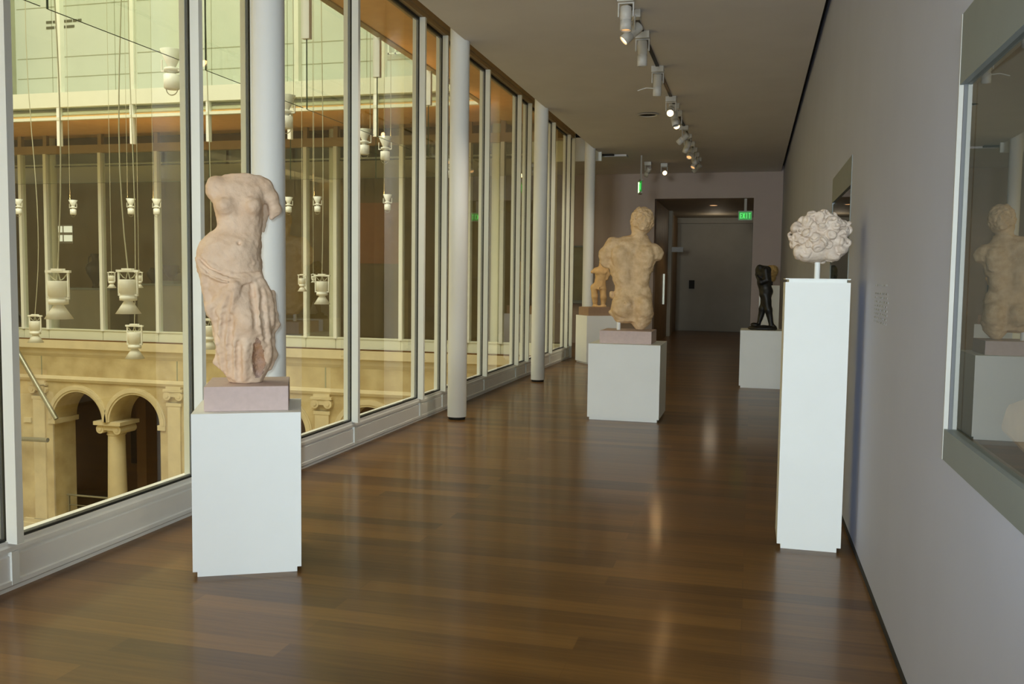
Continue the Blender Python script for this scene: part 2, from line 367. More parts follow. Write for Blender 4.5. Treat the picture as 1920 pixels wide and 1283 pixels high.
# upper storeys
uf = MB(); uf.box((-21,EY,5.2),(-3.0,EY+0.3,16))
struct(uf.build('wall_upper', 'upper'), 'pale green upper wall panels at the end of the courtyard', 'wall')
uj = MB()
for z in (6.25, 6.72, 7.9, 9.0): uj.box((-17.3,EY-0.006,z-0.008),(-5.2,EY,z+0.008))
for x in (-16.3,-14.55,-12.0,-10.1,-8.2,-6.4): uj.box((x-0.006,EY-0.006,5.9),(x+0.006,EY,12))
struct(uj.build('trim_9', 'recess'))
struct(MB().box((-21,17.0,5.46),(-3,EY,5.5)).build('floor_upper', 'upper'))
struct(MB().box((-19.6,EY-0.9,5.5),(-17.35,EY,16)).build('wall_upper_left', 'recess'), 'dark olive wall end at the upper left of the courtyard', 'wall')
struct(MB().box((-12.0,EY-0.02,5.52),(-6.2,EY,5.60)).build('trim_10', 'transom'))
struct(MB().box((-5.0,-5,5.2),(-4.8,17,16)).build('wall_upper_right', 'upper'))
struct(MB().box((-5.0,-21.3,4.98),(RX+0.6,23,5.2)).build('ceiling_roof', 'ceil'))
struct(MB().box((-21,16.9,4.99),(-4.9,23.0,5.14)).build('ceiling_roof_end', 'ceil'))
struct(MB().box((-19.9,-8,-4.9),(-19.5,EY,16)).build('wall_courtyard_left', 'stone'))
struct(MB().box((-19.5,-8.4,-4.9),(GX-0.2,-8,16)).build('wall_courtyard_near', 'stone'))
struct(MB().box((GX-0.35,-8,-4.9),(GX-0.1,EY,-0.02)).build('wall_courtyard_right', 'stone'))
struct(MB().box((-19.9,-8,-5.1),(GX,23.5,-4.85)).build('floor_courtyard', 'ground'), 'stone paved courtyard floor far below', 'floor')
# upper window with a grid, right of the upper wall
wu = struct(empty('window_20', (-7.6, EY-0.06, 6.0)), 'small paned upper window at the courtyard end', 'window')
g = MB()
for k in range(6): g.box((-8.0+k*0.16,EY-0.09,6.35),(-7.97+k*0.16,EY-0.05,8.4))
for k in range(8): g.box((-8.0,EY-0.09,6.35+k*0.29),(-7.17,EY-0.05,6.38+k*0.29))
o = g.build('window_grid', 'beam'); o.parent = wu; o.matrix_parent_inverse = Matrix.Translation((7.6, -(EY-0.06), -6.0))

# ------------------------------------------------------------------ end wall of the courtyard: gallery glazing above, stone arcade below
BAY = 3.81
PX = [-20.68, -16.87, -13.06, -9.25, -5.44]
eX = []
for pxx in PX: eX += [pxx-0.40, pxx+0.33]
for a_, b_ in zip(PX[:-1], PX[1:]): eX.append((a_+b_)/2-0.03)
eX = sorted(x for x in eX if -20 < x < -3.9)+[-3.72]
for i in range(len(eX)-1):
    x0, x1 = eX[i], eX[i+1]; cx = (x0+x1)/2
    wn = struct(empty('window_%d' % (30+i), (cx, EY, 0)))
    wn['label'] = 'tall gallery pane number %d from the left across the courtyard' % (i+1)
    def ch(mb, nm, m):
        o = mb.build(nm, m); o.parent = wn; o.matrix_parent_inverse = Matrix.Translation((-cx, -EY, 0)); return o
    ch(MB().box((x0+0.02,EY-0.01,0.25),(x1-0.02,EY+0.01,4.9)), 'glass_pane', 'pane')
    m_ = MB(); m_.box((x1-0.04,EY-0.08,0.22),(x1+0.04,EY+0.08,4.44)); ch(m_, 'mullion', 'metal')
    s = MB(); s.box((x0+0.006,EY-0.04,-0.03),(x1-0.006,EY+0.08,0.22)); s.box((x0,EY-0.06,0.22),(x1,EY+0.08,0.25)); s.box((x0,EY-0.02,-0.03),(x1,EY+0.07,0.2))
    ch(s, 'sill_panel', 'beam')
    h = MB(); h.box((x0,EY-0.07,4.44),(x1,EY+0.07,4.63)); h.box((x1-0.05,EY-0.05,4.63),(x1+0.05,EY+0.05,4.9)); ch(h, 'head_transom', 'transom')
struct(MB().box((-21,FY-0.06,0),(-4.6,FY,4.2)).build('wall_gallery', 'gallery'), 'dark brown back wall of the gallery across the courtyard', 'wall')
struct(MB().box((-21,EY+0.38,4.185),(-3.5,EY+0.45,4.21)).build('trim_11', 'dark'))
# stone wall with paired arches
ZSP, ARR = -1.98, 0.70
def arch_wall():
    mb = MB(); TOP, BOT = -0.03, -4.88
    T0, T1 = EY-0.02, EY+0.75
    for k in range(len(PX)-1):
        c0 = PX[k]; mid = (PX[k]+PX[k+1])/2
        cs = [mid-0.80, mid+0.80]
        # piers between bays
        if k > 1: mb.box((prev+ARR,T0,BOT),(cs[0]-ARR,T1,ZSP))
        prev = cs[1]
        if k == 0:
            mb.box((-21,T0,BOT),(PX[1],T1,TOP)); mb.box((PX[1],T0,BOT),(PX[1]+0.36,T1,ZSP)); continue
        # spandrels over each arch as fans of quads
        xa = (-21 if k == 0 else (PX[k])); lims = [(xa, mid), (mid, PX[k+1])]
        for c, (l, r) in zip(cs, lims):
            n = 20; pts = [(c-ARR*math.cos(math.pi*j/n), ZSP+ARR*math.sin(math.pi*j/n)) for j in range(n+1)]
            for j in range(n):
                (xa_, za), (xb, zb) = pts[j], pts[j+1]
                mb.prism([(xa_,za),(xb,zb),(xb,TOP),(xa_,TOP)], 'y', T0, T1)
            mb.box((l,T0,ZSP),(c-ARR,T1,TOP)); mb.box((c+ARR,T0,ZSP),(r,T1,TOP))
        if k == len(PX)-2: mb.box((prev+ARR,T0,BOT),(GX-0.3,T1,ZSP)); mb.box((PX[k+1],T0,ZSP),(GX-0.3,T1,TOP))
    return mb
struct(arch_wall().build('wall_courtyard_end', 'stone'), 'yellow limestone arcade wall with paired arches across the courtyard', 'wall')
tr = MB()
tr.prism([(EY,-0.03),(EY-0.16,-0.03),(EY-0.17,-0.22),(EY-0.10,-0.26),(EY-0.07,-0.36),(EY-0.02,-0.44),(EY,-0.44)], 'x', -20.5, GX-0.35)
struct(tr.build('trim_12', 'stone_trim'), 'projecting stone cornice below the gallery windows', 'trim')
tr = MB(); tr.prism([(EY,-0.90),(EY-0.06,-0.92),(EY-0.09,-0.98),(EY-0.06,-1.04),(EY,-1.07)], 'x', -20.5, GX-0.35)
struct(tr.build('trim_13', 'stone_trim'), 'rounded stone string course above the arches', 'trim')
# archivolts
n_a = 0
for k in range(1, len(PX)-1):
    mid = (PX[k]+PX[k+1])/2
    for c in (mid-0.80, mid+0.80):
        am = MB(); n = 28
        for rr0, rr1, dep in ((ARR, ARR+0.05, 0.03), (ARR+0.05, ARR+0.13, 0.055), (ARR+0.13, ARR+0.16, 0.035)):
            if c == mid-0.8 or c == mid+0.8:
                for j in range(n):
                    t0, t1 = math.pi*j/n, math.pi*(j+1)/n
                    P = [(c-q*math.cos(t), ZSP+q*math.sin(t)) for q, t in ((rr0,t0),(rr1,t0),(rr1,t1),(rr0,t1))]
                    if (abs(P[1][0]-mid) < 0.005): continue
                    am.prism(P, 'y', EY-0.02-dep, EY)
        n_a += 1
        struct(am.build('trim_%d' % (20+n_a), 'stone_trim'), None)
# pilasters with ionic capitals, and pier imposts
def volute_pair(mb, cx, y0, y1, z, hw, r):
    for s_ in (-1, 1): mb.lathe([(r,0),(r,y1-y0)], 16, (cx+s_*hw, y0, z-r*0.6), (0,1,0)); mb.lathe([(r*0.45,-0.015),(r*0.45,0)], 12, (cx+s_*hw, y0, z-r*0.6), (0,1,0))
    mb.box((cx-hw, y0+0.01, z-r*0.8), (cx+hw, y1, z+r*0.5))
for k in range(1, len(PX)):
    px_ = PX[k]
    a = MB(); a.box((px_-0.17,EY-0.07,-4.5),(px_+0.17,EY,-1.42)); a.box((px_-0.21,EY-0.10,-4.86),(px_+0.21,EY,-4.5))
    volute_pair(a, px_, EY-0.11, EY-0.01, -1.2, 0.16, 0.10)
    a.box((px_-0.26,EY-0.12,-1.16),(px_+0.26,EY,-1.10)); a.box((px_-0.20,EY-0.09,-1.10),(px_+0.20,EY,-1.04)); a.box((px_-0.2,EY-0.08,-1.5),(px_+0.2,EY,-1.42))
    struct(a.build('trim_%d' % (30+k), 'stone_trim'), 'flat stone pilaster with a small scroll capital', 'trim')
    b = MB(); b.box((px_-0.46,EY-0.06,-2.10),(px_-0.25,EY+0.76,-1.98)); b.box((px_+0.25,EY-0.06,-2.10),(px_+0.46,EY+0.76,-1.98))
    b.box((px_-0.5,EY-0.09,-4.6),(px_+0.5,EY+0.78,-4.5)); b.box((px_-0.54,EY-0.12,-4.86),(px_+0.54,EY+0.8,-4.6))
    struct(b.build('trim_%d' % (40+k), 'stone_trim'))
    c_ = MB(); c_.box((px_+0.06,EY-0.028,-0.9),(px_+0.085,EY,-0.44)); struct(c_.build('trim_%d' % (50+k), 'recess'))
# ionic columns in the middle of each pair of arches
clab = {1: 'stone column with scroll capital between the two leftmost arches across the courtyard', 2: 'stone column with scroll capital hidden behind the draped torso pedestal', 3: 'stone column under the arches furthest right across the courtyard'}
for k in range(1, 4):
    mid = (PX[k]+PX[k+1])/2; cy = EY+0.34
    root = empty('stone_column', (mid, cy, -4.85)); tag(root, clab[k], 'column', 'columns of the courtyard arcade')
    MB().lathe([(0.235,0.16),(0.235,0.5),(0.20,2.52)], 24).build('shaft', 'stone_trim', root)
    b = MB(); b.box((-0.3,-0.3,0),(0.3,0.3,0.08)); b.lathe([(0.29,0.08),(0.30,0.11),(0.27,0.14),(0.24,0.17)], 24); b.build('base', 'stone_trim', root)
    c = MB(); c.lathe([(0.205,2.50),(0.23,2.53),(0.205,2.56),(0.24,2.64)], 24); volute_pair(c, 0, -0.30, 0.30, 2.74, 0.24, 0.11); c.box((-0.38,-0.36,2.78),(0.38,0.36,2.87))
    c.build('capital', 'stone_trim', root)
# room behind the arches
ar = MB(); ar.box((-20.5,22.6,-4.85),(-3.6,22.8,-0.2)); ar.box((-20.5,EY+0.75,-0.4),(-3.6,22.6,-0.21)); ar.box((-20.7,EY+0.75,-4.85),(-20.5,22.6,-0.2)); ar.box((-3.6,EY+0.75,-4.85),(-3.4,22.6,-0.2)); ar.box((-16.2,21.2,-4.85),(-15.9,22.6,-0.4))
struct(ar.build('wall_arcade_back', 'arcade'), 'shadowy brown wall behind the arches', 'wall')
t = empty('hanging_panel', (-16.75, 22.5, -3.3)); tag(t, 'square dark panel on the wall behind the arcade column', 'panel')
MB().box((-0.62,-0.03,-0.62),(0.62,0.1,0.62)).build('panel_board', 'dark', t); MB().box((-0.66,0.0,-0.66),(0.66,0.08,0.66)).build('panel_frame', 'gallery', t)
# low railing in the first arch
t = empty('railing', (-15.8, EY+0.35, -4.85)); tag(t, 'low horizontal bar railing in the left arch across the courtyard', 'railing')
for z in (0.25, 0.45, 0.65): MB().tube([(-0.62,0,z),(0.6,0,z)], 0.012, 6).build('rail', 'steel', t)
MB().tube([(-0.65,0,0.9),(0.62,0,0.9)], 0.025, 8).build('top_rail', 'steel', t)
for x in (-0.6, 0.55): MB().box((x-0.015,-0.02,0),(x+0.015,0.02,0.9)).build('post', 'steel', t)
# handrails fixed to the plain wall at the left
for pts, lab in (([(-17.9,0.72),(-16.12,-1.92)], 'sloping steel handrail on the stone wall left of the arches'), ([(-17.9,-2.47),(-16.38,-2.45)], 'level steel handrail on the stone wall left of the arches')):
    y = EY-0.34; (xa, za), (xb, zb) = pts
    t = empty('handrail', (xa, y, za)); tag(t, lab, 'handrail', 'steel handrails of the courtyard wall')
    MB().tube([(0,0,0),(xb-xa,0,zb-za)], 0.055, 12).build('rail_tube', 'steel', t)
    for q in (0.25, 0.7): MB().tube([((xb-xa)*q,0,(zb-za)*q),((xb-xa)*q,0.34,(zb-za)*q-0.03)], 0.018, 8).build('bracket', 'steel', t)

# ------------------------------------------------------------------ glass smoke screens hung round the courtyard
def screen(p0, p1, lab, n):
    a, b = Vector(p0), Vector(p1); d = (b-a).normalized(); nrm = Vector((-d.y, d.x, 0))
    root = empty('glass_screen', (a.x, a.y, 3.53)); tag(root, lab, 'glass screen', 'glass screens hung round the courtyard')
    L = (b-a).length-0.06; ang = math.atan2(d.y, d.x); root.rotation_euler = (0,0,ang)
    MB().box((0.01,-0.006,0.0),(L-0.01,0.006,1.62)).build('glass_sheet', 'edgeglass', root)
    MB().box((-0.002,-0.006,0.0),(0.008,0.006,1.62)).build('glass_edge', 'greenedge', root)
    MB().box((0.01,-0.005,-0.002),(L-0.01,0.005,0.002)).build('lower_edge', 'greenedge', root)
    h = MB(); h.box((-0.035,-0.05,0.80),(0.035,0.05,1.62)); h.build('hanger', 'metal', root)
ordn = ['nearest', 'second', 'third', 'fourth', 'fifth', 'sixth', 'last']
for i, y in enumerate([3.7, 5.7, 7.7, 9.72, 11.76, 13.8]):
    screen((-5.06, y, 0), (-5.06, y+2.0, 0), ordn[i]+' clear glass screen hung outside the corridor windows', i)
for i, x in enumerate([-16.4, -14.55, -12.72, -10.9, -9.05, -7.2]):
    screen((x, 16.68, 0), (x+1.83, 16.68, 0), ordn[i]+' clear glass screen from the left under the far upper floor beam', i)
ps = [(-14.52,'upright white post left on the upper floor'),(-12.70,'upright white post second from left on the upper floor'),(-8.9,'upright white post behind the tall corridor columns on the upper floor'),(-7.05,'upright white post right on the upper floor')]
for x, lab in ps:
    t = MB().box((x-0.045,16.66,5.46),(x+0.045,16.78,11)).build('white_post', 'beam'); tag(t, lab, 'post', 'white posts of the upper floor')
# wall lettering, too small to read: two short rows of strokes
root = empty('wall_lettering', (-16.0, EY, 7.45)); tag(root, 'two short rows of dark lettering high on the pale upper wall', 'lettering')
for row, (xa, xb) in enumerate(((-0.45,0.5),(-0.45,0.25))):
    x = xa
    while x < xb:
        wl = random.choice([0.10,0.16,0.22]); MB().box((x,-0.012,0.07-row*0.13),(x+wl,0,0.125-row*0.13)).build('word', 'textdark', root); x += wl+0.03

# ------------------------------------------------------------------ round columns
clabs = ['round white column directly behind the draped torso', 'round white column standing free before the glass, second from the camera', 'round white column third from the camera, beside the last window panes', 'round white column furthest away, behind the small ochre torso']
for (y, lab) in zip(pil, clabs):
    root = empty('round_column', (-3.2, y, 0)); tag(root, lab, 'column', 'round columns of the corridor')
    MB().lathe([(0.108,0.03),(0.108,4.88)], 40).build('shaft', 'column', root); MB().lathe([(0.095,0),(0.095,0.03)], 32).build('base_ring', 'dark', root)
for x, lab in ((-16.87,'round white column behind the far left gallery panes'),(-13.06,'round white column behind the gallery panes left of the draped torso'),(-9.25,'round white column behind the gallery panes right of the draped torso'),(-5.44,'round white column inside the far gallery near the corner')):
    root = empty('round_column', (x+0.1, EY+0.4, 0)); tag(root, lab, 'column', 'round columns of the far gallery')
    MB().lathe([(0.13,0.03),(0.13,4.88)], 32).build('shaft', 'column', root); MB().lathe([(0.12,0),(0.12,0.03)], 24).build('base_ring', 'dark', root)

# ------------------------------------------------------------------ track lights
def spot(name, loc, aim, lens, lab, grp, zc=CZ, power=0, arm=0.13, r=0.052, L=0.22, tgt=None, mount='box'):
    """mount box under the ceiling, yoke, drum that points along aim, lens at its end"""
    root = empty(name, (loc[0], loc[1], zc)); tag(root, lab, 'spotlight', grp)
    MB().box((-0.075,-0.06,-0.075),(0.075,0.06,-0.0)).build('mount_box', 'spotwhite', root, 0.006)
    a = Vector(aim).normalized(); side = a.cross(Vector((0,0,1)))
    if side.length < 0.2: side = Vector((1,0,0))
    side.normalize(); c = Vector((0,0,-0.07-arm))
    y = MB()
    for s_ in (-1, 1): y.tube([Vector((0,0,-0.06))+side*(s_*0.068), c+side*(s_*0.068)], 0.009, 6)
    y.tube([Vector((0,0,-0.075))-side*0.068, Vector((0,0,-0.075))+side*0.068], 0.011, 6)
    y.build('yoke', 'spotwhite', root)
    h = MB().lathe([(r*0.8,-L*0.42),(r,-L*0.38),(r,L*0.12),(r*0.93,L*0.13),(r*0.93,L*0.16),(r,L*0.17),(r,L*0.58),(r*0.9,L*0.58),(r*0.88,L*0.5)], 24, c, a, cap=False); h.lathe([(0.0001,-L*0.42),(r*0.8,-L*0.42)], 24, c, a, cap=False)
    h.build('housing', 'spotwhite', root)
    MB().lathe([(0.0001,L*0.5),(r*0.9,L*0.5)], 24, c, a, cap=False).build('lens', lens, root)
    if power:
        beam = R(84) if power > 20 else R(38)
        p = Vector((loc[0],loc[1],zc))+c+a*(L*0.6)
        lamp(name+'_light', 'SPOT', p, power, (1.0,0.84,0.62) if power > 40 else (1.0,0.62,0.28), 0.03, target=p+a, spot=beam, blend=0.7)
TX = -1.19
struct(MB().box((TX-0.02,-2,CZ-0.012),(TX+0.02,20.2,CZ+0.03)).build('trim_60', 'track'), 'black lighting track let into the ceiling', 'trim')
G = 'spotlights along the ceiling track'
spot('track_spotlight', (TX,8.45), (0.02,-0.05,-1), 'glowdim', 'nearest track spotlight, cut by the top of the photo, pointing down', G, power=8)
spot('track_spotlight', (TX,8.97), (-0.75,-0.25,-0.75), 'glow', 'track spotlight tilted to the left with a bright lens, second from the camera', G, power=150)
spot('track_spotlight', (TX,9.74), (0.0,0.12,-1), 'unlit', 'track spotlight pointing straight down with dark gap under its mount, third from the camera', G, L=0.26)
spot('track_spotlight', (TX,11.33), (-0.05,0.2,-1), 'unlit', 'track spotlight with a side lever, fourth from the camera', G, L=0.26)
t = [o for o in COL.objects if o.get('label','').startswith('track spotlight with a side lever')][0]
MB().tube([(-0.05,0,-0.26),(-0.14,0,-0.25),(-0.24,0,-0.28)], 0.008, 6).build('lever', 'spotwhite', t)
spot('track_spotlight', (TX,13.2), (0.02,-1,-0.45), 'glow', 'glaring track spotlight facing the camera, upper of the bright pair', G, power=3)
spot('track_spotlight', (TX,14.3), (0.02,-1,-0.45), 'glow', 'glaring track spotlight facing the camera, lower of the bright pair', G, power=3)
spot('track_spotlight', (TX,13.75), (0.25,-0.2,-1), 'unlit', 'dark track spotlight squeezed between the two glaring ones', G)
spot('track_spotlight', (TX,15.7), (-0.8,0.25,-0.7), 'glowdim', 'track spotlight turned away to the left just past the glaring pair', G, power=110)
spot('track_spotlight', (TX,16.6), (-0.35,0.4,-0.9), 'glowdim', 'tilted track spotlight with faint amber lens beyond the glaring pair', G)
spot('track_spotlight', (TX,17.5), (-0.2,-0.6,-0.8), 'glowdim', 'track spotlight with amber lens, fourth from the far end of the track', G)
spot('track_spotlight', (TX,18.3), (0.3,0.3,-0.9), 'unlit', 'unlit track spotlight, third from the far end of the track', G)
spot('track_spotlight', (TX,19.0), (-0.4,-0.4,-0.8), 'glowdim', 'track spotlight next to last at the far end of the track', G)
spot('track_spotlight', (TX,19.8), (-0.8,0.3,-0.7), 'glowdim', 'last track spotlight at the far end of the track', G, power=60)
spot('ceiling_spotlight', (-1.97,20.6), (0.22,-1,-0.2), 'glow', 'single glaring spotlight on the ceiling in front of the far wall', 'spotlights in front of the far wall', power=10)
spot('ceiling_spotlight', (-2.3,20.3), (-0.5,0.6,-0.9), 'unlit', 'unlit spotlight beside the edge on exit sign', 'spotlights in front of the far wall')
t = empty('recessed_speaker', (-1.66, 14.5, CZ)); tag(t, 'round recessed ceiling fitting with dark opening left of the track', 'ceiling fitting')
MB().lathe([(0.17,-0.012),(0.15,-0.02),(0.135,-0.02),(0.13,-0.008)], 32, cap=False).build('trim_ring', 'spotwhite', t)
MB().lathe([(0.0001,-0.009),(0.14,-0.009)], 32, cap=False).build('dark_opening', 'dark', t)
t = empty('vestibule_downlight', (-1.04, 24.5, OZ)); tag(t, 'oval glow of the downlight in the far doorway ceiling', 'downlight')
MB().lathe([(0.0001,-0.012),(0.10,-0.012)], 24, cap=False).build('lens', 'glowdim', t); MB().lathe([(0.10,-0.014),(0.13,-0.002)], 24, cap=False).build('trim_ring', 'spotwhite', t)
lamp('vestibule_glow', 'SPOT', (-1.04,24.5,OZ-0.03), 50, (1.0,0.80,0.52), 0.10, target=(-1.04,24.5,0), spot=R(118), blend=0.4)
lamp('passage_glow', 'POINT', (-1.1,27.8,3.2), 7, (1.0,0.84,0.62), 0.2)
# ceiling step beside the last column
struct(MB().box((-4.6,EY+0.05,4.02),(-3.05,EY+0.12,4.5)).build('trim_61', 'metal'))
struct(MB().box((-6.0,EY+0.35,4.17),(-2.85,EY+0.48,4.205)).build('trim_62', 'dark'))
struct(MB().box((-6.0,EY+0.48,4.16),(-2.6,EY+0.75,4.205)).build('trim_63', 'ceil'))

# ------------------------------------------------------------------ exit signs
def letters(root, word, w_, h_, y, m, z0=0):
    n = len(word); cw = w_/n; th = h_*0.17; o = MB()
    for i, chh in enumerate(word):
        x0 = -w_/2+cw*(i+0.14); x1 = -w_/2+cw*(i+0.86); zb, zt = z0-h_/2, z0+h_/2
        if chh == 'E':
            o.box((x0,y,zb),(x0+th,y+0.006,zt))
            for zz in (zb, (zb+zt)/2-th/2, zt-th): o.box((x0+th,y,zz),(x1,y+0.006,zz+th))
        if chh == 'I': o.box(((x0+x1)/2-th/2,y,zb),((x0+x1)/2+th/2,y+0.006,zt))
        if chh == 'T': o.box(((x0+x1)/2-th/2,y,zb),((x0+x1)/2+th/2,y+0.006,zt-th)); o.box((x0,y,zt-th),(x1,y+0.006,zt))
        if chh == 'X':
            for a_, b_ in ((x0,x1),(x1,x0)):
                o.prism([(a_-th*0.55,zb),(a_+th*0.55,zb),(b_+th*0.55,zt),(b_-th*0.55,zt)], 'y', y, y+0.006)
    return o.build('letters', m, root)
t = empty('exit_sign', (-0.21, FY+0.2, 3.18)); tag(t, 'green EXIT sign facing the camera at the top of the far doorway', 'exit sign')
MB().box((-0.165,-0.02,-0.115),(0.165,0.03,0.115)).build('housing', 'signgrey', t); MB().box((-0.15,-0.026,-0.095),(0.15,-0.02,0.095)).build('green_face', 'exitgreen', t)
letters(t, 'EXIT', 0.27, 0.13, -0.034, 'exitlet')
MB().box((-0.03,0.0,0.115),(0.03,0.03,0.415)).build('hanger', 'signgrey', t)
t = empty('exit_sign', (-2.32, 19.2, 3.54)); t.rotation_euler = (0,0,R(-76)); tag(t, 'exit sign seen almost edge on, glowing pale green, hung before the far wall', 'exit sign')
MB().box((-0.165,-0.02,-0.14),(0.165,0.03,-0.10)).build('lower_rail', 'signgrey', t); MB().box((-0.165,-0.02,0.12),(0.165,0.03,0.16)).build('housing', 'signgrey', t)
MB().box((-0.15,-0.008,-0.10),(0.15,0.008,0.12)).build('green_face', 'exitgreen', t); MB().box((-0.170,-0.03,-0.10),(-0.15,0.03,0.12)).build('bright_edge', 'exitedge', t)
letters(t, 'EXIT', 0.27, 0.14, -0.016, 'exitlet', 0.01)
MB().box((-0.02,-0.01,0.16),(0.02,0.02,0.665)).build('hanger', 'signgrey', t)

# ------------------------------------------------------------------ wall cases on the right
def wall_case(c, lab, nm, frame):
    y0, y1, z0, z1 = c
    root = empty(nm, (RX, (y0+y1)/2, z0)); tag(root, lab, 'display case')
    cy = (y0+y1)/2; h = z1-z0; hw = (y1-y0)/2
    i = MB(); d = 0.5
    i.box((d,-hw,0),(d+0.04,hw,h)); i.box((0.03,-hw,-0.0),(d,hw,0.06)); i.box((0.03,-hw,h-0.04),(d,hw,h)); i.box((0.03,-hw,0.06),(d,-hw+0.03,h-0.04)); i.box((0.03,hw-0.03,0.06),(d,hw,h-0.04))
    i.build('case_interior', 'casein', root)
    MB().box((0.0,-hw+0.03,0.10),(0.012,hw-0.03,h-0.22)).build('glass_front', 'pane', root)
    if frame:
        for za, zb in ((0,0.10),(h-0.22,h)): MB().box((-0.018,-hw,za),(0.03,hw,zb)).build('frame_rail', 'case', root)
        for sy in (-1, 1):
            MB().box((-0.020,sy*(hw-0.004),0),(-0.006,sy*(hw+0.004),h)).build('frame_edge', 'signgrey', root)
            MB().box((-0.006,sy*(hw-0.012),0.1),(0.03,sy*hw,h-0.22)).build('frame_jamb', 'casein', root)
    else:
        for za, zb in ((0,0.10),(h-0.20,h)): MB().box((-0.004,-hw,za),(0.03,hw,zb)).build('frame_rail', 'case', root)
        for sy in (-1, 1): MB().box((-0.004,sy*(hw-0.03),0.1),(0.03,sy*hw,h-0.20)).build('frame_edge', 'case', root)
wall_case(CASE[0], 'large glazed wall case with pale metal edge at the right border', 'wall_case', True)
wall_case(CASE[1], 'narrow looking dark glazed wall case behind the curly head', 'wall_case', False)
t = MB(); t.prism([(1.55,1.13),(2.75,1.13),(3.02,1.16),(2.95,1.25),(2.7,1.31),(1.55,1.33)], 'x', RX+0.10, RX+0.42)
tag(t.build('stone_slab', 'pinkslab', None, 0.02), 'pinkish stone slab lying inside the large wall case', 'stone slab')
t = MB()
for r0 in range(10):
    y = 5.16
    while y > 4.72:
        l_ = random.choice([0.03,0.05,0.07])
        if not (r0 == 1): t.box((RX-0.002,y-l_,1.585-r0*0.021),(RX,y,1.593-r0*0.021))
        y -= l_+0.015
tag(t.build('wall_text', 'text'), 'faint grey wall text beside the tall pedestal', 'wall text')
t = empty('wall_case', (-4.2, FY, 1.0)); tag(t, 'small glazed case on the far wall left of the last column', 'display case')
MB().box((-0.5,-0.16,0),(0.35,-0.02,0.08)).build('case_base', 'case', t); MB().box((-0.5,-0.03,0.08),(0.35,0,1.4)).build('case_back', 'casein', t); MB().box((-0.5,-0.16,0.08),(0.35,-0.15,1.4)).build('glass_front', 'pane', t); MB().box((-0.5,-0.16,1.4),(0.35,0,1.44)).build('case_top', 'case', t)

# ------------------------------------------------------------------ pedestals
def pedestal(loc, wx, wy, h, rz, lab, topcap=False):
    root = empty('pedestal', (loc[0], loc[1], 0), rz); tag(root, lab, 'pedestal')
    MB().box((-wx/2+0.022,-wy/2+0.012,0.0),(wx/2-0.022,wy/2-0.012,0.03)).build('recessed_foot', 'ped', root)
    if topcap:
        MB().box((-wx/2,-wy/2,0.03),(wx/2,wy/2,h-0.022)).build('body', 'ped', root)
        MB().box((-wx/2+0.02,-wy/2+0.012,h-0.022),(wx/2-0.02,wy/2-0.012,h-0.006)).build('recessed_neck', 'ped', root)
        MB().box((-wx/2,-wy/2,h-0.006),(wx/2,wy/2,h)).build('cap_plate', 'ped', root)
    else: MB().box((-wx/2,-wy/2,0.03),(wx/2,wy/2,h)).build('body', 'ped', root)
    return root
def block(loc, wx, wy, z0, z1, rz, m, lab):
    o = MB().box((-wx/2,-wy/2,0),(wx/2,wy/2,z1-z0)).build('stone_block', m, None, 0.004); o.location = (loc[0], loc[1], z0); o.rotation_euler = (0,0,rz); tag(o, lab, 'stone block')
A1 = R(27.7)
pedestal((-2.693,4.488), 0.559, 0.56, 0.872, A1, 'white pedestal nearest the camera, under the draped torso')
block((-2.712,4.515), 0.437, 0.47, 0.872, 1.005, A1, 'block', 'pinkish stone block under the draped torso')
pedestal((-1.378,10.60), 0.815, 0.80, 0.872, 0, 'broad white pedestal under the nude seen from behind')
block((-1.383,10.60), 0.595, 0.55, 0.872, 1.018, 0, 'block', 'grey pink stone block under the nude seen from behind')
pedestal((0.3715,5.775), 0.363, 0.363, 1.622, 0, 'tall slim white pedestal by the right wall under the curly head', True)
pedestal((0.20,14.40), 0.70, 0.70, 0.868, 0, 'low white pedestal under the black bronze figure')
A5 = R(33)
c5 = (-2.88, 17.28)
pedestal(c5, 0.62, 0.55, 0.915, A5, 'white pedestal at an angle in front of the last round column')
block(c5, 0.54, 0.48, 0.915, 1.075, A5, 'brownblock', 'brown stone block under the small ochre torso')
pedestal((0.33,18.55), 0.38, 0.38, 1.53, 0, 'tall white pedestal behind the black bronze figure')

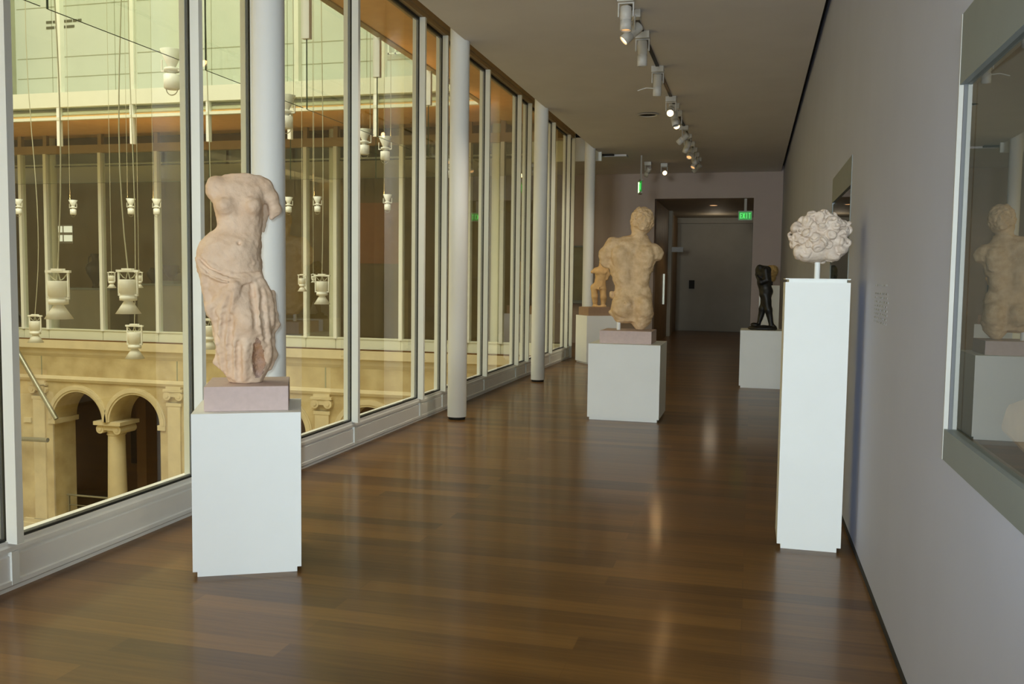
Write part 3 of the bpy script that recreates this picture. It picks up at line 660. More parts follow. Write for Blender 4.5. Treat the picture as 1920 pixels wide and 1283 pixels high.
# ------------------------------------------------------------------ sculpting by distance fields
class Sculpt:
    def __init__(s, lo, hi, h):
        s.lo = np.array(lo, float); s.h = h
        n = np.ceil((np.array(hi)-s.lo)/h).astype(int)+1
        s.ax = [(s.lo[i]+h*np.arange(n[i])).astype(np.float32) for i in range(3)]
        s.F = np.full(n, 9.0, np.float32)
    def blk(s, lo, hi, m):
        sl = []
        for i in range(3):
            a = int(max(0, math.floor((lo[i]-m-s.lo[i])/s.h))); b = int(min(len(s.ax[i]), math.ceil((hi[i]+m-s.lo[i])/s.h)+1))
            sl.append(slice(a, max(a, b)))
        sl = tuple(sl); X, Y, Z = np.meshgrid(s.ax[0][sl[0]], s.ax[1][sl[1]], s.ax[2][sl[2]], indexing='ij', sparse=True)
        return sl, X, Y, Z
    def comb(s, sl, d, k, op='u'):
        A = s.F[sl]
        if A.size == 0: return
        if op == 'u':
            hh = np.maximum(k-np.abs(A-d), 0)/max(k, 1e-6); s.F[sl] = np.minimum(A, d)-hh*hh*k*0.25
        else:
            d = -d; hh = np.maximum(k-np.abs(A-d), 0)/max(k, 1e-6); s.F[sl] = np.maximum(A, d)+hh*hh*k*0.25
    def ell(s, c, r, k=0.02, op='u', rot=None):
        m = k*1.2+0.02; R_ = max(r) if rot is not None else None
        rr = [R_]*3 if rot is not None else r
        sl, X, Y, Z = s.blk([c[i]-rr[i] for i in range(3)], [c[i]+rr[i] for i in range(3)], m)
        x, y, z = X-c[0], Y-c[1], Z-c[2]
        if rot is not None:
            q = np.array(Matrix.Rotation(rot, 3, 'Y')); x, y, z = (q[0][0]*x+q[0][1]*y+q[0][2]*z, q[1][0]*x+q[1][1]*y+q[1][2]*z, q[2][0]*x+q[2][1]*y+q[2][2]*z)
        k0 = np.sqrt((x/r[0])**2+(y/r[1])**2+(z/r[2])**2); k1 = np.sqrt((x/r[0]**2)**2+(y/r[1]**2)**2+(z/r[2]**2)**2)
        s.comb(sl, k0*(k0-1)/np.maximum(k1, 1e-6), k, op)
    def cone(s, a, b, r1, r2, k=0.02, op='u'):
        a, b = np.array(a, float), np.array(b, float); R_ = max(r1, r2); m = R_+k*1.2+0.01
        sl, X, Y, Z = s.blk(np.minimum(a, b), np.maximum(a, b), m)
        d = b-a; dd = max(d@d, 1e-9)
        t = np.clip(((X-a[0])*d[0]+(Y-a[1])*d[1]+(Z-a[2])*d[2])/dd, 0, 1)
        D = np.sqrt((X-a[0]-t*d[0])**2+(Y-a[1]-t*d[1])**2+(Z-a[2]-t*d[2])**2)-(r1+(r2-r1)*t)
        s.comb(sl, D, k, op)
    def chain(s, pts, rs, k=0.015, op='u'):
        for i in range(len(pts)-1):
            r1 = rs[i] if isinstance(rs, (list, tuple)) else rs; r2 = rs[i+1] if isinstance(rs, (list, tuple)) else rs
            s.cone(pts[i], pts[i+1], r1, r2, k, op)
    def torus(s, c, nrm, R_, r, k=0.006):
        nrm = np.array(nrm, float); nrm /= np.linalg.norm(nrm)
        sl, X, Y, Z = s.blk(np.array(c)-R_-r, np.array(c)+R_+r, k+0.005)
        x, y, z = X-c[0], Y-c[1], Z-c[2]; hgt = x*nrm[0]+y*nrm[1]+z*nrm[2]
        rad = np.sqrt(np.maximum(x*x+y*y+z*z-hgt*hgt, 0)); s.comb(sl, np.sqrt((rad-R_)**2+hgt**2)-r, k)
    def loft(s, keys, k=0.03, e=2.3):
        """keys: rows (z, xl, xr, y half depth, y centre)"""
        K = np.array(sorted(keys)); zz = np.linspace(K[0,0], K[-1,0], 400); P = [np.interp(zz, K[:,0], K[:,j]) for j in range(1, 5)]
        w_ = np.hanning(31); w_ /= w_.sum()
        P = [np.convolve(np.pad(p, 15, 'edge'), w_, 'valid') for p in P]
        s._lz, s._lp, s._e = zz, P, e
        sl, X, Y, Z = s.blk((K[:,1].min(), (K[:,4]-K[:,3]).min(), K[0,0]), (K[:,2].max(), (K[:,4]+K[:,3]).max(), K[-1,0]), 0.03+k)
        g = [np.interp(Z, zz, p) for p in P]; cx = (g[0]+g[1])/2; a = (g[1]-g[0])/2; b = g[2]; cy = g[3]
        d = ((np.abs((X-cx)/a)**e+np.abs((Y-cy)/b)**e)**(1/e)-1)*np.minimum(a, b)
        d = np.maximum(d, np.maximum(Z-K[-1,0], K[0,0]-Z)); s.comb(sl, d.astype(np.float32), k)
    def front(s, x, z, off=0.0):
        """front surface (towards -y) of the last loft"""
        xl, xr, b, cy = [np.interp(z, s._lz, p) for p in s._lp]; u = min(abs((x-(xl+xr)/2)/((xr-xl)/2)), 0.985)
        return (x, cy-b*(1-u**s._e)**(1/s._e)+off, z)
    def surf(s, x, z, off=0.0):
        """point on the sculpture's own front surface"""
        i = min(max(int(round((x-s.lo[0])/s.h)), 1), s.F.shape[0]-2); k = min(max(int(round((z-s.lo[2])/s.h)), 1), s.F.shape[2]-2)
        col = s.F[i, :, k]; j = np.argmax(col < 0)
        y = s.lo[1]+s.h*j if col[j] < 0 else 0.0
        return (x, y+off, z)
    def plane(s, p, n, k=0.01):
        """cut away everything on the side n points to"""
        n = np.array(n, float); n /= np.linalg.norm(n)
        X, Y, Z = np.meshgrid(*s.ax, indexing='ij', sparse=True); d = (X-p[0])*n[0]+(Y-p[1])*n[1]+(Z-p[2])*n[2]
        hh = np.maximum(k-np.abs(s.F-d), 0)/k; s.F = (np.maximum(s.F, d)+hh*hh*k*0.25).astype(np.float32)
    def rough(s, amp, freq, seed=0):
        g = np.random.default_rng(seed); X, Y, Z = np.meshgrid(*s.ax, indexing='ij', sparse=True); N = 0
        for i in range(14):
            v = g.normal(size=3); v *= freq*(0.6+1.2*g.random())/np.linalg.norm(v); N = N+np.sin(X*v[0]+Y*v[1]+Z*v[2]+g.random()*6.28)
        s.F = (s.F+amp*N/3.7).astype(np.float32)
    def mesh(s, name, m, mats=None, chooser=None):
        F = s.F; F[0], F[-1] = 1, 1; F[:,0], F[:,-1] = 1, 1; F[:,:,0], F[:,:,-1] = 1, 1
        ins = F < 0; nx, ny, nz = F.shape
        c = np.zeros((nx-1, ny-1, nz-1), np.int8)
        for i in (0,1):
            for j in (0,1):
                for k in (0,1): c += ins[i:nx-1+i, j:ny-1+j, k:nz-1+k]
        act = (c > 0) & (c < 8); idx = np.full(act.shape, -1, np.int64); cells = np.argwhere(act); idx[act] = np.arange(len(cells))
        acc = np.zeros((len(cells), 3)); cnt = np.zeros(len(cells)); ci = cells.T
        cor = [(i,j,k) for i in (0,1) for j in (0,1) for k in (0,1)]
        val = {q: F[ci[0]+q[0], ci[1]+q[1], ci[2]+q[2]].astype(float) for q in cor}
        for a in cor:
            for ax in range(3):
                if a[ax] == 0:
                    b = list(a); b[ax] = 1; b = tuple(b); va, vb = val[a], val[b]; m_ = (va < 0) != (vb < 0)
                    t = np.where(m_, va/np.where(np.abs(va-vb) < 1e-9, 1, va-vb), 0); p = np.tile(np.array(a, float), (len(cells), 1)); p[:, ax] += t
                    acc[m_] += p[m_]; cnt[m_] += 1
        V = s.lo+s.h*(cells+acc/np.maximum(cnt, 1)[:, None]); quads = []
        for ax in range(3):
            o1, o2 = [(1,2),(2,0),(0,1)][ax]
            sa = [slice(None)]*3; sb = [slice(None)]*3; sa[ax] = slice(0, F.shape[ax]-1); sb[ax] = slice(1, F.shape[ax])
            A, B = ins[tuple(sa)], ins[tuple(sb)]
            E_ = np.argwhere(A != B)
            E_ = E_[(E_[:, o1] > 0) & (E_[:, o2] > 0) & (E_[:, o1] < F.shape[o1]-1) & (E_[:, o2] < F.shape[o2]-1)]
            fl = A[tuple(E_.T)]
            def at(d1, d2):
                q = E_.copy(); q[:, o1] -= d1; q[:, o2] -= d2; return idx[tuple(q.T)]
            Q = np.stack([at(1,1), at(0,1), at(0,0), at(1,0)], 1); Q[~fl] = Q[~fl][:, ::-1]; quads.append(Q)
        Q = np.concatenate(quads); Q = Q[(Q >= 0).all(1)]
        me = bpy.data.meshes.new(name); me.vertices.add(len(V)); me.vertices.foreach_set('co', V.ravel())
        me.loops.add(Q.size); me.loops.foreach_set('vertex_index', Q.ravel()); me.polygons.add(len(Q))
        me.polygons.foreach_set('loop_start', np.arange(0, Q.size, 4)); me.polygons.foreach_set('loop_total', np.full(len(Q), 4))
        me.polygons.foreach_set('use_smooth', np.ones(len(Q), bool)); me.materials.append(MT[m])
        if mats:
            for x in mats: me.materials.append(MT[x])
            me.polygons.foreach_set('material_index', chooser(V[Q].mean(1)).astype(np.int32))
        me.update(); me.validate(); o = bpy.data.objects.new(name, me); COL.objects.link(o)
        return o
def grid(px0, py0, kx, kz): return (lambda px, py: ((px-px0)/kx, (py0-py)/kz))

# --- draped female torso
def draped_torso():
    g = grid(469, 716, 349, 335.5)
    S = Sculpt((-0.32,-0.22,-0.01), (0.21,0.20,1.17), 0.0052)
    def row(py, xl, xr, b, cy=0.0): a = g(xl, py); c = g(xr, py); return (a[1], a[0], c[0], b, cy)
    S.loft([row(334,428,495,.050,.012), row(342,412,502,.066,.01), row(352,404,503,.078), row(370,402,500,.090), row(390,405,497,.093), row(410,409,495,.088), row(430,411,493,.083), row(440,406,493,.083), row(450,396,493,.088), row(465,383,492,.098), row(480,375,491,.106), row(500,373,491,.11), row(520,380,491,.11)], 0.02)
    def E(px, py, y, r, k=0.03, op='u', rot=None): x, z = g(px, py); S.ell((x,y,z), r, k, op, rot)
    def P(px, py, y): x, z = g(px, py); return (x, y, z)
    E(463,338,.005,(.078,.058,.035),.04); E(408,357,.0,(.055,.06,.062),.04)
    S.chain([P(499,352,.0), P(511,372,.012), P(518,394,.02), P(512,408,.018)], [.046,.038,.032,.014], .02)
    S.chain([P(498,380,.05), P(500,400,.055), P(496,432,.045)], [.018,.014,.010], .02)
    E(426,391,-.076,(.046,.045,.043),.036); E(477,389,-.076,(.044,.045,.043),.036)
    E(445,478,-.055,(.085,.07,.09),.06); E(410,470,-.02,(.08,.08,.08),.06)
    x, z = g(452,459); S.ell(S.surf(x, z), (.007,.014,.009), .014, 's')
    S.chain([P(452,395,-.108), P(450,440,-.10)], [.008,.006], .03, 's')
    S.plane(P(460,331.5,0), (0.03,0.1,1), .012); S.plane(P(389.5,352,0), (-1,0,.25), .02)
    # skirt
    S.loft([row(486,371,492,.105), row(500,373,492,.118), row(515,377,494,.12), row(533,381,500,.122), row(545,383,507,.122), row(560,385,513,.12), row(575,387,515,.12), row(595,395,517,.117), row(610,399,518,.115), row(622,401,513,.112), row(640,404,512,.11), row(665,408,514,.105), row(685,413,510,.10), row(704,424,498,.09), row(716,430,493,.085)], 0.012, 2.2)
    S.chain([P(432,540,-.075), P(466,604,-.092)], [.062,.06], .05); S.chain([P(466,604,-.092), P(457,695,-.045)], [.056,.045], .05)
    def fold(pts, r, k=.020, off=0.004, op='u'):
        Q = []
        for (x0,y0),(x1,y1) in zip(pts[:-1], pts[1:]):
            for t_ in (0, .33, .67): Q.append((x0+(x1-x0)*t_, y0+(y1-y0)*t_))
        Q.append(pts[-1]); Q = [S.surf(*g(*q), off) for q in Q]
        ys_ = np.array([q[1] for q in Q]); ys_ = np.convolve(np.pad(ys_, 1, 'edge'), [.25,.5,.25], 'valid')
        n_ = len(Q); S.chain([(q[0], y, q[2]) for q, y in zip(Q, ys_)], [r*(.55+.45*math.sin(math.pi*(i+.5)/n_)) for i in range(n_)], k, op)
    # rolled edge round the hips: parallel ropes
    fold([(377,490),(390,505),(410,519),(440,527),(468,522),(489,514)], .024, .012, .004)
    fold([(384,482),(396,494),(416,508),(445,517),(488,512)], .011, .008, .001)
    fold([(378,500),(394,514),(420,526),(452,532),(478,525)], .012, .008, .001)
    fold([(380,488),(398,504),(425,516),(452,522)], .006, .006, .0, 's'); fold([(382,500),(402,517),(434,528)], .006, .006, .0, 's')
    # long folds falling to the hem
    for pts, r in (([(446,535),(430,562),(414,582),(405,598)], .010), ([(440,532),(420,554),(400,574),(395,588)], .008), ([(387,512),(389,545),(399,588)], .009),
                   ([(450,537),(434,580),(427,640),(430,700)], .013), ([(442,538),(421,592),(413,640),(420,688)], .011), ([(447,610),(442,650),(440,706)], .012),
                   ([(480,522),(485,560),(488,605),(494,645)], .009), ([(487,520),(497,560),(501,605),(504,645),(504,672)], .009), ([(490,518),(505,550),(510,585),(511,606)], .010), ([(462,640),(460,670),(459,708)], .009)):
        fold(pts, r, .030)
    for pts in ([(474,535),(479,580),(481,615)], [(436,550),(425,590),(420,640),(424,695)], [(437,590),(434,650),(436,705)], [(493,545),(494,590),(499,635)], [(405,580),(407,620),(414,660)], [(449,640),(449,670),(450,705)]):
        fold(pts, .006, .026, .0, 's')
    S.chain([P(514,548,.0), P(517,590,-.01), P(520,608,-.01), P(510,622,-.0), P(512,640,0.0), P(516,664,.0), P(508,690,.0)], [.012,.014,.014,.012,.010,.014,.010], .02)
    S.chain([P(409,655,-.03), P(406,678,-.03), P(416,688,-.02)], [.010,.012,.010], .015)
    # broken patch low on the right
    PAT = [(481,629),(489,636),(495,655),(499,682),(494,698),(486,707),(479,706),(475,688),(474,664),(477,643)]
    x, z = g(487, 672); q = S.surf(x, z); S.chain([S.surf(*g(483,645), -.012), (q[0], q[1]-.010, q[2]), S.surf(*g(486,696), -.012)], [.018,.036,.026], .006, 's')
    S.rough(.0016, 55, 3); S.rough(.0012, 150, 4)
    S.plane((0,0,0.0), (0,0,-1), .004)
    PW = [g(*p) for p in PAT]
    def choose(c):
        ins = np.zeros(len(c), bool); n_ = len(PW); wob = .0025*np.sin(c[:,2]*97)+.0015*np.sin(c[:,2]*263+1)
        for i in range(n_):
            (xa, za), (xb, zb) = PW[i], PW[(i+1) % n_]
            cr = ((za > c[:,2]) != (zb > c[:,2])) & (c[:,0]+wob < (xb-xa)*(c[:,2]-za)/(zb-za+1e-9)+xa); ins ^= cr
        return ins & (c[:,1] < -.02)
    o = S.mesh('marble_statue', 'marble', ['break'], choose); return o
o = draped_torso(); o.location = (-2.70, 4.505, 1.005); o.rotation_euler = (0,0,R(30)); tag(o, 'headless armless marble woman with drapery round the hips on pinkish block', 'statue')

def curls(S, c, r, n, size, keep, seed, k=0.006):
    """rings and knobs of hair spread over an ellipsoid"""
    g = np.random.default_rng(seed); ga = math.pi*(3-math.sqrt(5))
    for i in range(n):
        z = 1-2*(i+0.5)/n; rad = math.sqrt(1-z*z); a = i*ga
        d = np.array([rad*math.cos(a), rad*math.sin(a), z])+g.normal(size=3)*0.05; d /= np.linalg.norm(d)
        if not keep(d): continue
        p = np.array(c)+d*np.array(r); nrm = d/np.array(r); s_ = size*(0.8+0.5*g.random())
        S.torus(p, nrm+g.normal(size=3)*1.5, s_*0.75, s_*0.48, k)
        if g.random() < 0.6: S.ell(p+d*s_*0.1, (s_*0.4,)*3, k)

# --- nude seen from behind
def nude_back():
    g = grid(1184.8, 618.1, 161.5, 160.6)
    S = Sculpt((-0.46,-0.30,-0.02), (0.42,0.28,1.45), 0.0075)
    def row(py, xl, xr, b, cy=0.0): a = g(xl, py); c = g(xr, py); return (a[1], a[0], c[0], b, cy)
    def P(px, py, y): x, z = g(px, py); return (x, y, z)
    def E(px, py, y, r, k=0.04, op='u', rot=None): x, z = g(px, py); S.ell((x,y,z), r, k, op, rot)
    S.loft([row(443,1168,1210,.06,.01), row(448,1149,1213,.085,.01), row(455,1143,1219,.105), row(465,1141,1227,.12), row(476,1140,1229,.128), row(490,1141,1225,.13), row(505,1143,1221,.125), row(520,1147,1217,.112), row(533,1150,1215.5,.104), row(545,1149,1218,.108), row(560,1148,1221.5,.13), row(575,1148,1223,.135), row(585,1147,1222,.13), row(592,1150,1220,.12), row(601,1160,1217,.10)], .03, 2.7)
    S.chain([P(1146,458,.0), P(1134,475,.01), P(1130,491,.02)], [.085,.072,.052], .05); E(1136,494,.03,(.06,.05,.045),.03)
    E(1226,472,.0,(.085,.085,.08),.05); S.cone(P(1222,472,.0), P(1233,477,.01), .08, .06, .03)
    E(1247,487,0,(.055,.14,.09),.012,'s')
    S.chain([P(1194,456,.02), P(1195,432,.01)], [.088,.074], .04); S.chain([P(1180,450,.02), P(1193,446,.02)], [.045,.045], .05)
    hx, hz = g(1200, 415); hc = (hx, .01, hz); S.ell(hc, (.122,.14,.145), .02); E(1187,428,.02,(.042,.07,.07),.03); E(1208,428,.05,(.04,.06,.04),.03)
    E(1181.5,424,.015,(.012,.03,.034),.012)
    curls(S, hc, (.119,.135,.143), 95, .031, lambda d: d[2] > -0.5+0.4*max(0, -d[0]) , 3, .004)
    E(1161,482,-.105,(.095,.05,.12),.04); E(1209,483,-.105,(.085,.05,.12),.04); E(1168,515,-.085,(.075,.05,.12),.04); E(1203,515,-.085,(.07,.05,.12),.04)
    E(1168,574,-.105,(.125,.095,.125),.04); E(1206,575,-.105,(.105,.10,.135),.04)
    S.chain([P(1189,553,-.185), P(1188,572,-.215), P(1185,592,-.20)], [.014,.024,.030], .03, 's'); E(1179,594,-.02,(.06,.09,.065),.03)
    S.chain([P(1192,452,-.125), P(1187,480,-.155), P(1184,510,-.145), P(1184,545,-.135)], [.014,.024,.024,.020], .04, 's')
    S.chain([P(1152,541,-.075), P(1168,538,-.12), P(1200,541,-.118), P(1216,539,-.07)], [.008]*4, .02, 's')
    S.chain([P(1163,578,-.02), P(1166,592,-.02)], [.11,.085], .04); S.chain([P(1204,585,-.02), P(1202,601,-.02), P(1199,610,-.02)], [.12,.095,.055], .04)
    E(1147,587,-.01,(.042,.05,.02),.02,'u',R(-30)); E(1146,552,.0,(.028,.05,.045),.02)
    E(1176,569,-.175,(.04,.03,.035),.02); E(1172,567,-.20,(.012,.02,.012),.01,'s'); E(1183,572,-.205,(.012,.02,.016),.01,'s')
    S.plane(P(1150,596,0), (-.28,0,-1), .02) if False else None
    S.rough(.004, 22, 8); S.rough(.0025, 70, 9)
    S.plane((0,0,0.004), (0,0,-1), .004)
    return S.mesh('marble_statue', 'marble2'), P
o, Pn = nude_back(); o.location = (-1.35, 10.62, 1.018); o.rotation_euler = (0,0,R(7)); tag(o, 'pitted marble nude man with curly head seen from behind, arms and legs broken', 'statue')
x, y, z = Pn(1160.5, 594, 0.0)
t = MB().lathe([(0.0225,0),(0.0225,z+0.03)], 20); t = t.build('support_rod', 'ped', o); t.location = (x, -0.03, 0); 

# --- curly head
def curly_head():
    g = grid(1533, 523.6, 323, 306.5); S = Sculpt((-0.20,-0.20,0.06), (0.21,0.20,0.45), 0.0042)
    def P(px, py, y): x, z = g(px, py); return (x, y, z)
    c = P(1537, 447, 0); S.ell(c, (.138,.138,.132), .02)
    x, z = g(1524, 478); S.ell((x,-.01,z), (.088,.10,.055), .03)
    gg = np.random.default_rng(11); ga = math.pi*(3-math.sqrt(5)); n = 92
    for i in range(n):
        zz = 1-2*(i+0.5)/n; rad = math.sqrt(1-zz*zz); a = i*ga
        d = np.array([rad*math.cos(a), rad*math.sin(a), zz])+gg.normal(size=3)*.09; d /= np.linalg.norm(d)
        if d[1] < 0 and d[2] < -.62 and d[0] < .25: continue
        p = np.array(c)+d*np.array((.140,.138,.132)); s_ = .024+.012*gg.random()
        S.ell(tuple(p), (s_*(.8+.5*gg.random()), s_, s_*(.8+.5*gg.random())), .006)
        q = p+d*s_*.75
        S.torus(q, d+gg.normal(size=3)*.5, s_*.62, s_*.30, .005)
        S.ell(tuple(p+d*s_*1.05), (s_*.20,)*3, .006, 's')
    for px, py, rx, rz in ((1496,474,.026,.045),(1490,432,.030,.030),(1512,484,.04,.03),(1576,470,.04,.03),(1560,484,.05,.022)):
        x, z = g(px, py); S.ell((x,-.05,z), (rx,.06,rz), .012)
    x, z = g(1526, 496.5); S.plane((x,0,z), (-.06,-.1,-1), .02)
    S.rough(.0025, 40, 21); S.rough(.0015, 130, 22)
    return S.mesh('head_sculpture', 'marble3')
o = curly_head(); o.location = (0.3785, 5.80, 1.622); o.rotation_euler = (0,0,R(-4)); tag(o, 'pale marble head covered in thick curls on the tall slim pedestal', 'sculpted head')
MB().lathe([(0.0165,0),(0.0165,0.16)], 20).build('support_rod', 'ped', o)

# --- bronze striding figure
def bronze_figure():
    g = grid(1432, 625, 126.7, 122.6); S = Sculpt((-0.24,-0.22,-0.01), (0.29,0.22,1.0), 0.0065)
    def P(px, py, y): x, z = g(px, py); return (x, y, z)
    def E(px, py, y, r, k=0.03, op='u', rot=None): x, z = g(px, py); S.ell((x,y,z), r, k, op, rot)
    S.loft([(0.0,-0.19,0.23,.15,0), (0.03,-0.19,0.235,.155,0), (0.045,-0.17,0.22,.14,0), (0.062,-0.08,0.16,.11,0)], .01, 3)
    E(1421,616,-.03,(.07,.06,.03),.03)
    S.chain([P(1439,562,.04), P(1434,585,.05), P(1427,613,.06)], [.075,.052,.032], .03); S.chain([P(1427,615,.06), P(1419,618,.05)], [.03,.02], .02)
    S.chain([P(1438,560,-.04), P(1444,587,-.05), P(1450,614,-.05)], [.08,.056,.034], .03); S.chain([P(1451,615,-.05), P(1458,619,-.06)], [.03,.02], .02)
    S.chain([P(1438,556,0), P(1435,535,0), P(1434,520,0)], [.095,.10,.105], .04); E(1442,553,.0,(.075,.09,.07),.03)
    E(1432,521,0,(.095,.13,.10),.04); E(1424,514,-.01,(.055,.06,.07),.02); E(1421,522,-.01,(.03,.035,.035),.02)
    S.chain([P(1437,514,-.10), P(1440,532,-.12), P(1429,536,-.12), P(1422,526,-.08)], [.05,.040,.036,.028], .02)
    S.chain([P(1438,512,.10), P(1432,528,.13), P(1422,524,.09)], [.05,.040,.028], .02); S.chain([P(1426,509,-.04), P(1440,513,-.02)], [.045,.055], .03)
    S.rough(.003, 40, 31); S.plane((0,0,0.003), (0,0,-1), .004)
    return S.mesh('bronze_statue', 'bronze')
o = bronze_figure(); o.location = (0.155, 14.40, 0.868); o.rotation_euler = (0,0,R(-1)); tag(o, 'black bronze figure striding with bowed head on the low pedestal', 'statue')

# --- small ochre torso
def small_torso():
    g = grid(1120, 580, 99.5, 98); S = Sculpt((-0.22,-0.16,-0.01), (0.28,0.16,0.86), 0.006)
    def P(px, py, y): x, z = g(px, py); return (x, y, z)
    def E(px, py, y, r, k=0.03, op='u', rot=None): x, z = g(px, py); S.ell((x,y,z), r, k, op, rot)
    S.loft([(g(0,581)[1], -.10, .17, .07, 0), (.03, -.09, .16, .06, 0)], .01, 2.6)
    def row(py, xl, xr, b): a = g(xl, py); c = g(xr, py); return (a[1], a[0], c[0], b, 0.0)
    S.loft([row(505,1118,1130,.05), row(509,1114,1138,.07), row(516,1114,1137,.085), row(524,1115,1136,.08), row(531,1114,1135,.072), row(538,1112,1135,.078), row(546,1110,1135,.075)], .02)
    S.chain([P(1125,506,0), P(1125.5,497,0)], [.045,.038], .03); S.chain([P(1116,510,0), P(1109,514,0)], [.042,.032], .03)
    S.chain([P(1136,509,0), P(1139,518,.01), P(1137,527,.01)], [.042,.04,.03], .03)
    E(1119,515,-.06,(.05,.035,.04),.03); E(1130,515,-.06,(.05,.035,.04),.03)
    S.chain([P(1113,543,0), P(1114,560,-.01), P(1116,577,0)], [.070,.056,.04], .03); S.chain([P(1129,545,0), P(1131,562,-.02), P(1131,577,-.01)], [.066,.055,.042], .03)
    E(1122,546,-.07,(.022,.03,.028),.015); S.chain([P(1116,540,-.075), P(1122,546,-.085), P(1132,539,-.075)], [.006]*3, .015, 's')
    S.rough(.002, 45, 41); S.plane((0,0,0.003), (0,0,-1), .004)
    return S.mesh('stone_statue', 'ochre')
o = small_torso(); o.location = (c5[0]+0.02, c5[1]-0.02, 1.075); o.rotation_euler = (0,0,R(12)); tag(o, 'small ochre stone torso of a youth on legs with a brown block below', 'statue')

# --- sandy stone head far back
def far_head():
    S = Sculpt((-0.16,-0.16,-0.01), (0.16,0.16,0.33), 0.007)
    S.ell((0,0,.20), (.115,.12,.125), .02); S.ell((0,.02,.07), (.075,.08,.075), .04); S.ell((0,-.115,.19), (.02,.025,.035), .02); S.ell((.05,-.10,.215), (.018,.02,.012), .015, 's'); S.ell((-.05,-.10,.215), (.018,.02,.012), .015, 's'); S.ell((0,-.10,.135), (.035,.015,.010), .012)
    curls(S, (0,0.01,.205), (.115,.12,.122), 60, .020, lambda d: d[2] > 0.25 or d[1] > 0.3, 51)
    S.rough(.004, 40, 52); S.plane((0,0,0), (0,0,-1), .01)
    return S.mesh('head_sculpture', 'sand')
o = far_head(); o.location = (0.37, 18.55, 1.60); tag(o, 'small sandy stone head on the tall pedestal behind the bronze figure', 'sculpted head')
MB().lathe([(0.02,-0.07),(0.02,0.05)], 14).build('support_rod', 'bronze', o)

# ------------------------------------------------------------------ pendant lamps of the courtyard
def cord_path(x, y, z0, z1, sag, seed):
    g = random.Random(seed); pts = []
    n = 26
    for i in range(n+1):
        t_ = i/n; z = z0+(z1-z0)*t_; q = (1-t_)**1.5
        pts.append((x+sag*math.sin(t_*9+g.random()*0.1)*q*(1 if i else 0), y, z))
    return pts
def pendant(loc, s, up, lab, grp, lit=False, sag=0.06, rz=0.0, wavy=True, taut=True):
    """loc: middle of the fixture; s: full height; up: cone opening upwards"""
    root = empty('pendant_lamp', loc, rz); tag(root, lab, 'pendant lamp', grp)
    k = s/0.60; f = -1 if up else 1
    def Z(v): return f*v*k
    def prof(lst): return sorted([(r*k, Z(h)) for r, h in lst], key=lambda q: q[1])
    if up:
        MB().lathe([(0.10*k,-0.30*k),(0.122*k,-0.28*k),(0.122*k,-0.08*k),(0.06*k,-0.07*k),(0.06*k,-0.035*k),(0.115*k,-0.03*k),(0.115*k,0.02*k),(0.06*k,0.035*k)], 28).build('housing', 'lampwhite', root)
        MB().lathe([(0.055*k,0.03*k),(0.175*k,0.30*k),(0.168*k,0.30*k),(0.05*k,0.04*k)], 32, cap=False).build('cone_shade', 'lampwhite', root)
    else:
      MB().lathe([(0.115*k,Z(0.16)),(0.118*k,Z(0.15)),(0.118*k,Z(-0.02)),(0.10*k,Z(-0.03)),(0.10*k,Z(-0.06)),(0.112*k,Z(-0.065)),(0.112*k,Z(-0.12)),(0.06*k,Z(-0.13))], 28).build('housing', 'lampwhite', root)
      MB().lathe([(0.055*k,Z(-0.13)),(0.165*k,Z(-0.30)),(0.158*k,Z(-0.30)),(0.05*k,Z(-0.14))], 32, cap=False).build('cone_shade', 'lampwhite', root)
    y = MB(); e = (0.185 if up else 0.155)*k
    if up:
        y.box((-e,-0.012*k,-0.03*k),(-e+0.016*k,0.012*k,0.16*k)); y.box((e-0.016*k,-0.012*k,-0.03*k),(e,0.012*k,0.16*k)); y.box((-e,-0.014*k,-0.03*k),(e,0.014*k,-0.005*k)); zt = 0.15*k
    else:
        y.box((-e,-0.012*k,-0.04*k),(-e+0.018*k,0.012*k,0.28*k)); y.box((e-0.018*k,-0.012*k,-0.04*k),(e,0.012*k,0.28*k)); y.box((-e-0.02*k,-0.02*k,0.26*k),(e+0.02*k,0.02*k,0.29*k)); y.box((-e,-0.012*k,-0.06*k),(e,0.012*k,-0.035*k)); y.box((-0.08*k,-0.03*k,0.28*k),(0.08*k,0.03*k,0.31*k)); zt = 0.30*k
    y.build('yoke', 'lampwhite', root)
    c = MB()
    if up:
        x0 = (0.15 if not lit else -0.15)*k
        c.tube([(x0+0.03*sag*math.sin(i*0.9),0,zt*0.2+i*(12.0)/30) for i in range(31)], 0.0045, 6)
        c.tube([(0.10*k*math.cos(a),0,-0.30*k-0.09*k*math.sin(a)) for a in [math.pi*j/10 for j in range(11)]], 0.008*k, 6)
    else:
        c.tube(cord_path(0, 0, zt, 12.0, sag if wavy else 0.0, int(loc[0]*100)), 0.0085 if s > 0.45 else 0.005, 6)
        for sg in (-1, 1): c.tube([(sg*e*0.9,0,0.26*k),(sg*e*0.5,0,0.19*k),(sg*0.03*k,0,0.17*k),(0,0,0.28*k)], 0.007*k, 6)
    c.build('cord', 'cord', root)
    if up:
        MB().lathe([(0.0001,0.10*k),(0.07*k,0.10*k)], 16, cap=False).build('bulb', 'glowup', root)
        if lit or s < 0.46: lamp('pendant_uplight', 'SPOT', (loc[0], loc[1], loc[2]+0.13*k), 26 if lit else 34, (1.0, 0.55, 0.2), 0.03, target=(loc[0], loc[1], loc[2]+5), spot=R(140), blend=0.5)
    return root
GD, GU = 'downward pendant lamps over the courtyard', 'upward pendant lamps over the courtyard'
pendant((-8.13,9.24,1.34), 0.60, False, 'big white cone pendant left of the draped torso, hanging by the thin gallery mullion', GD, sag=0.10)
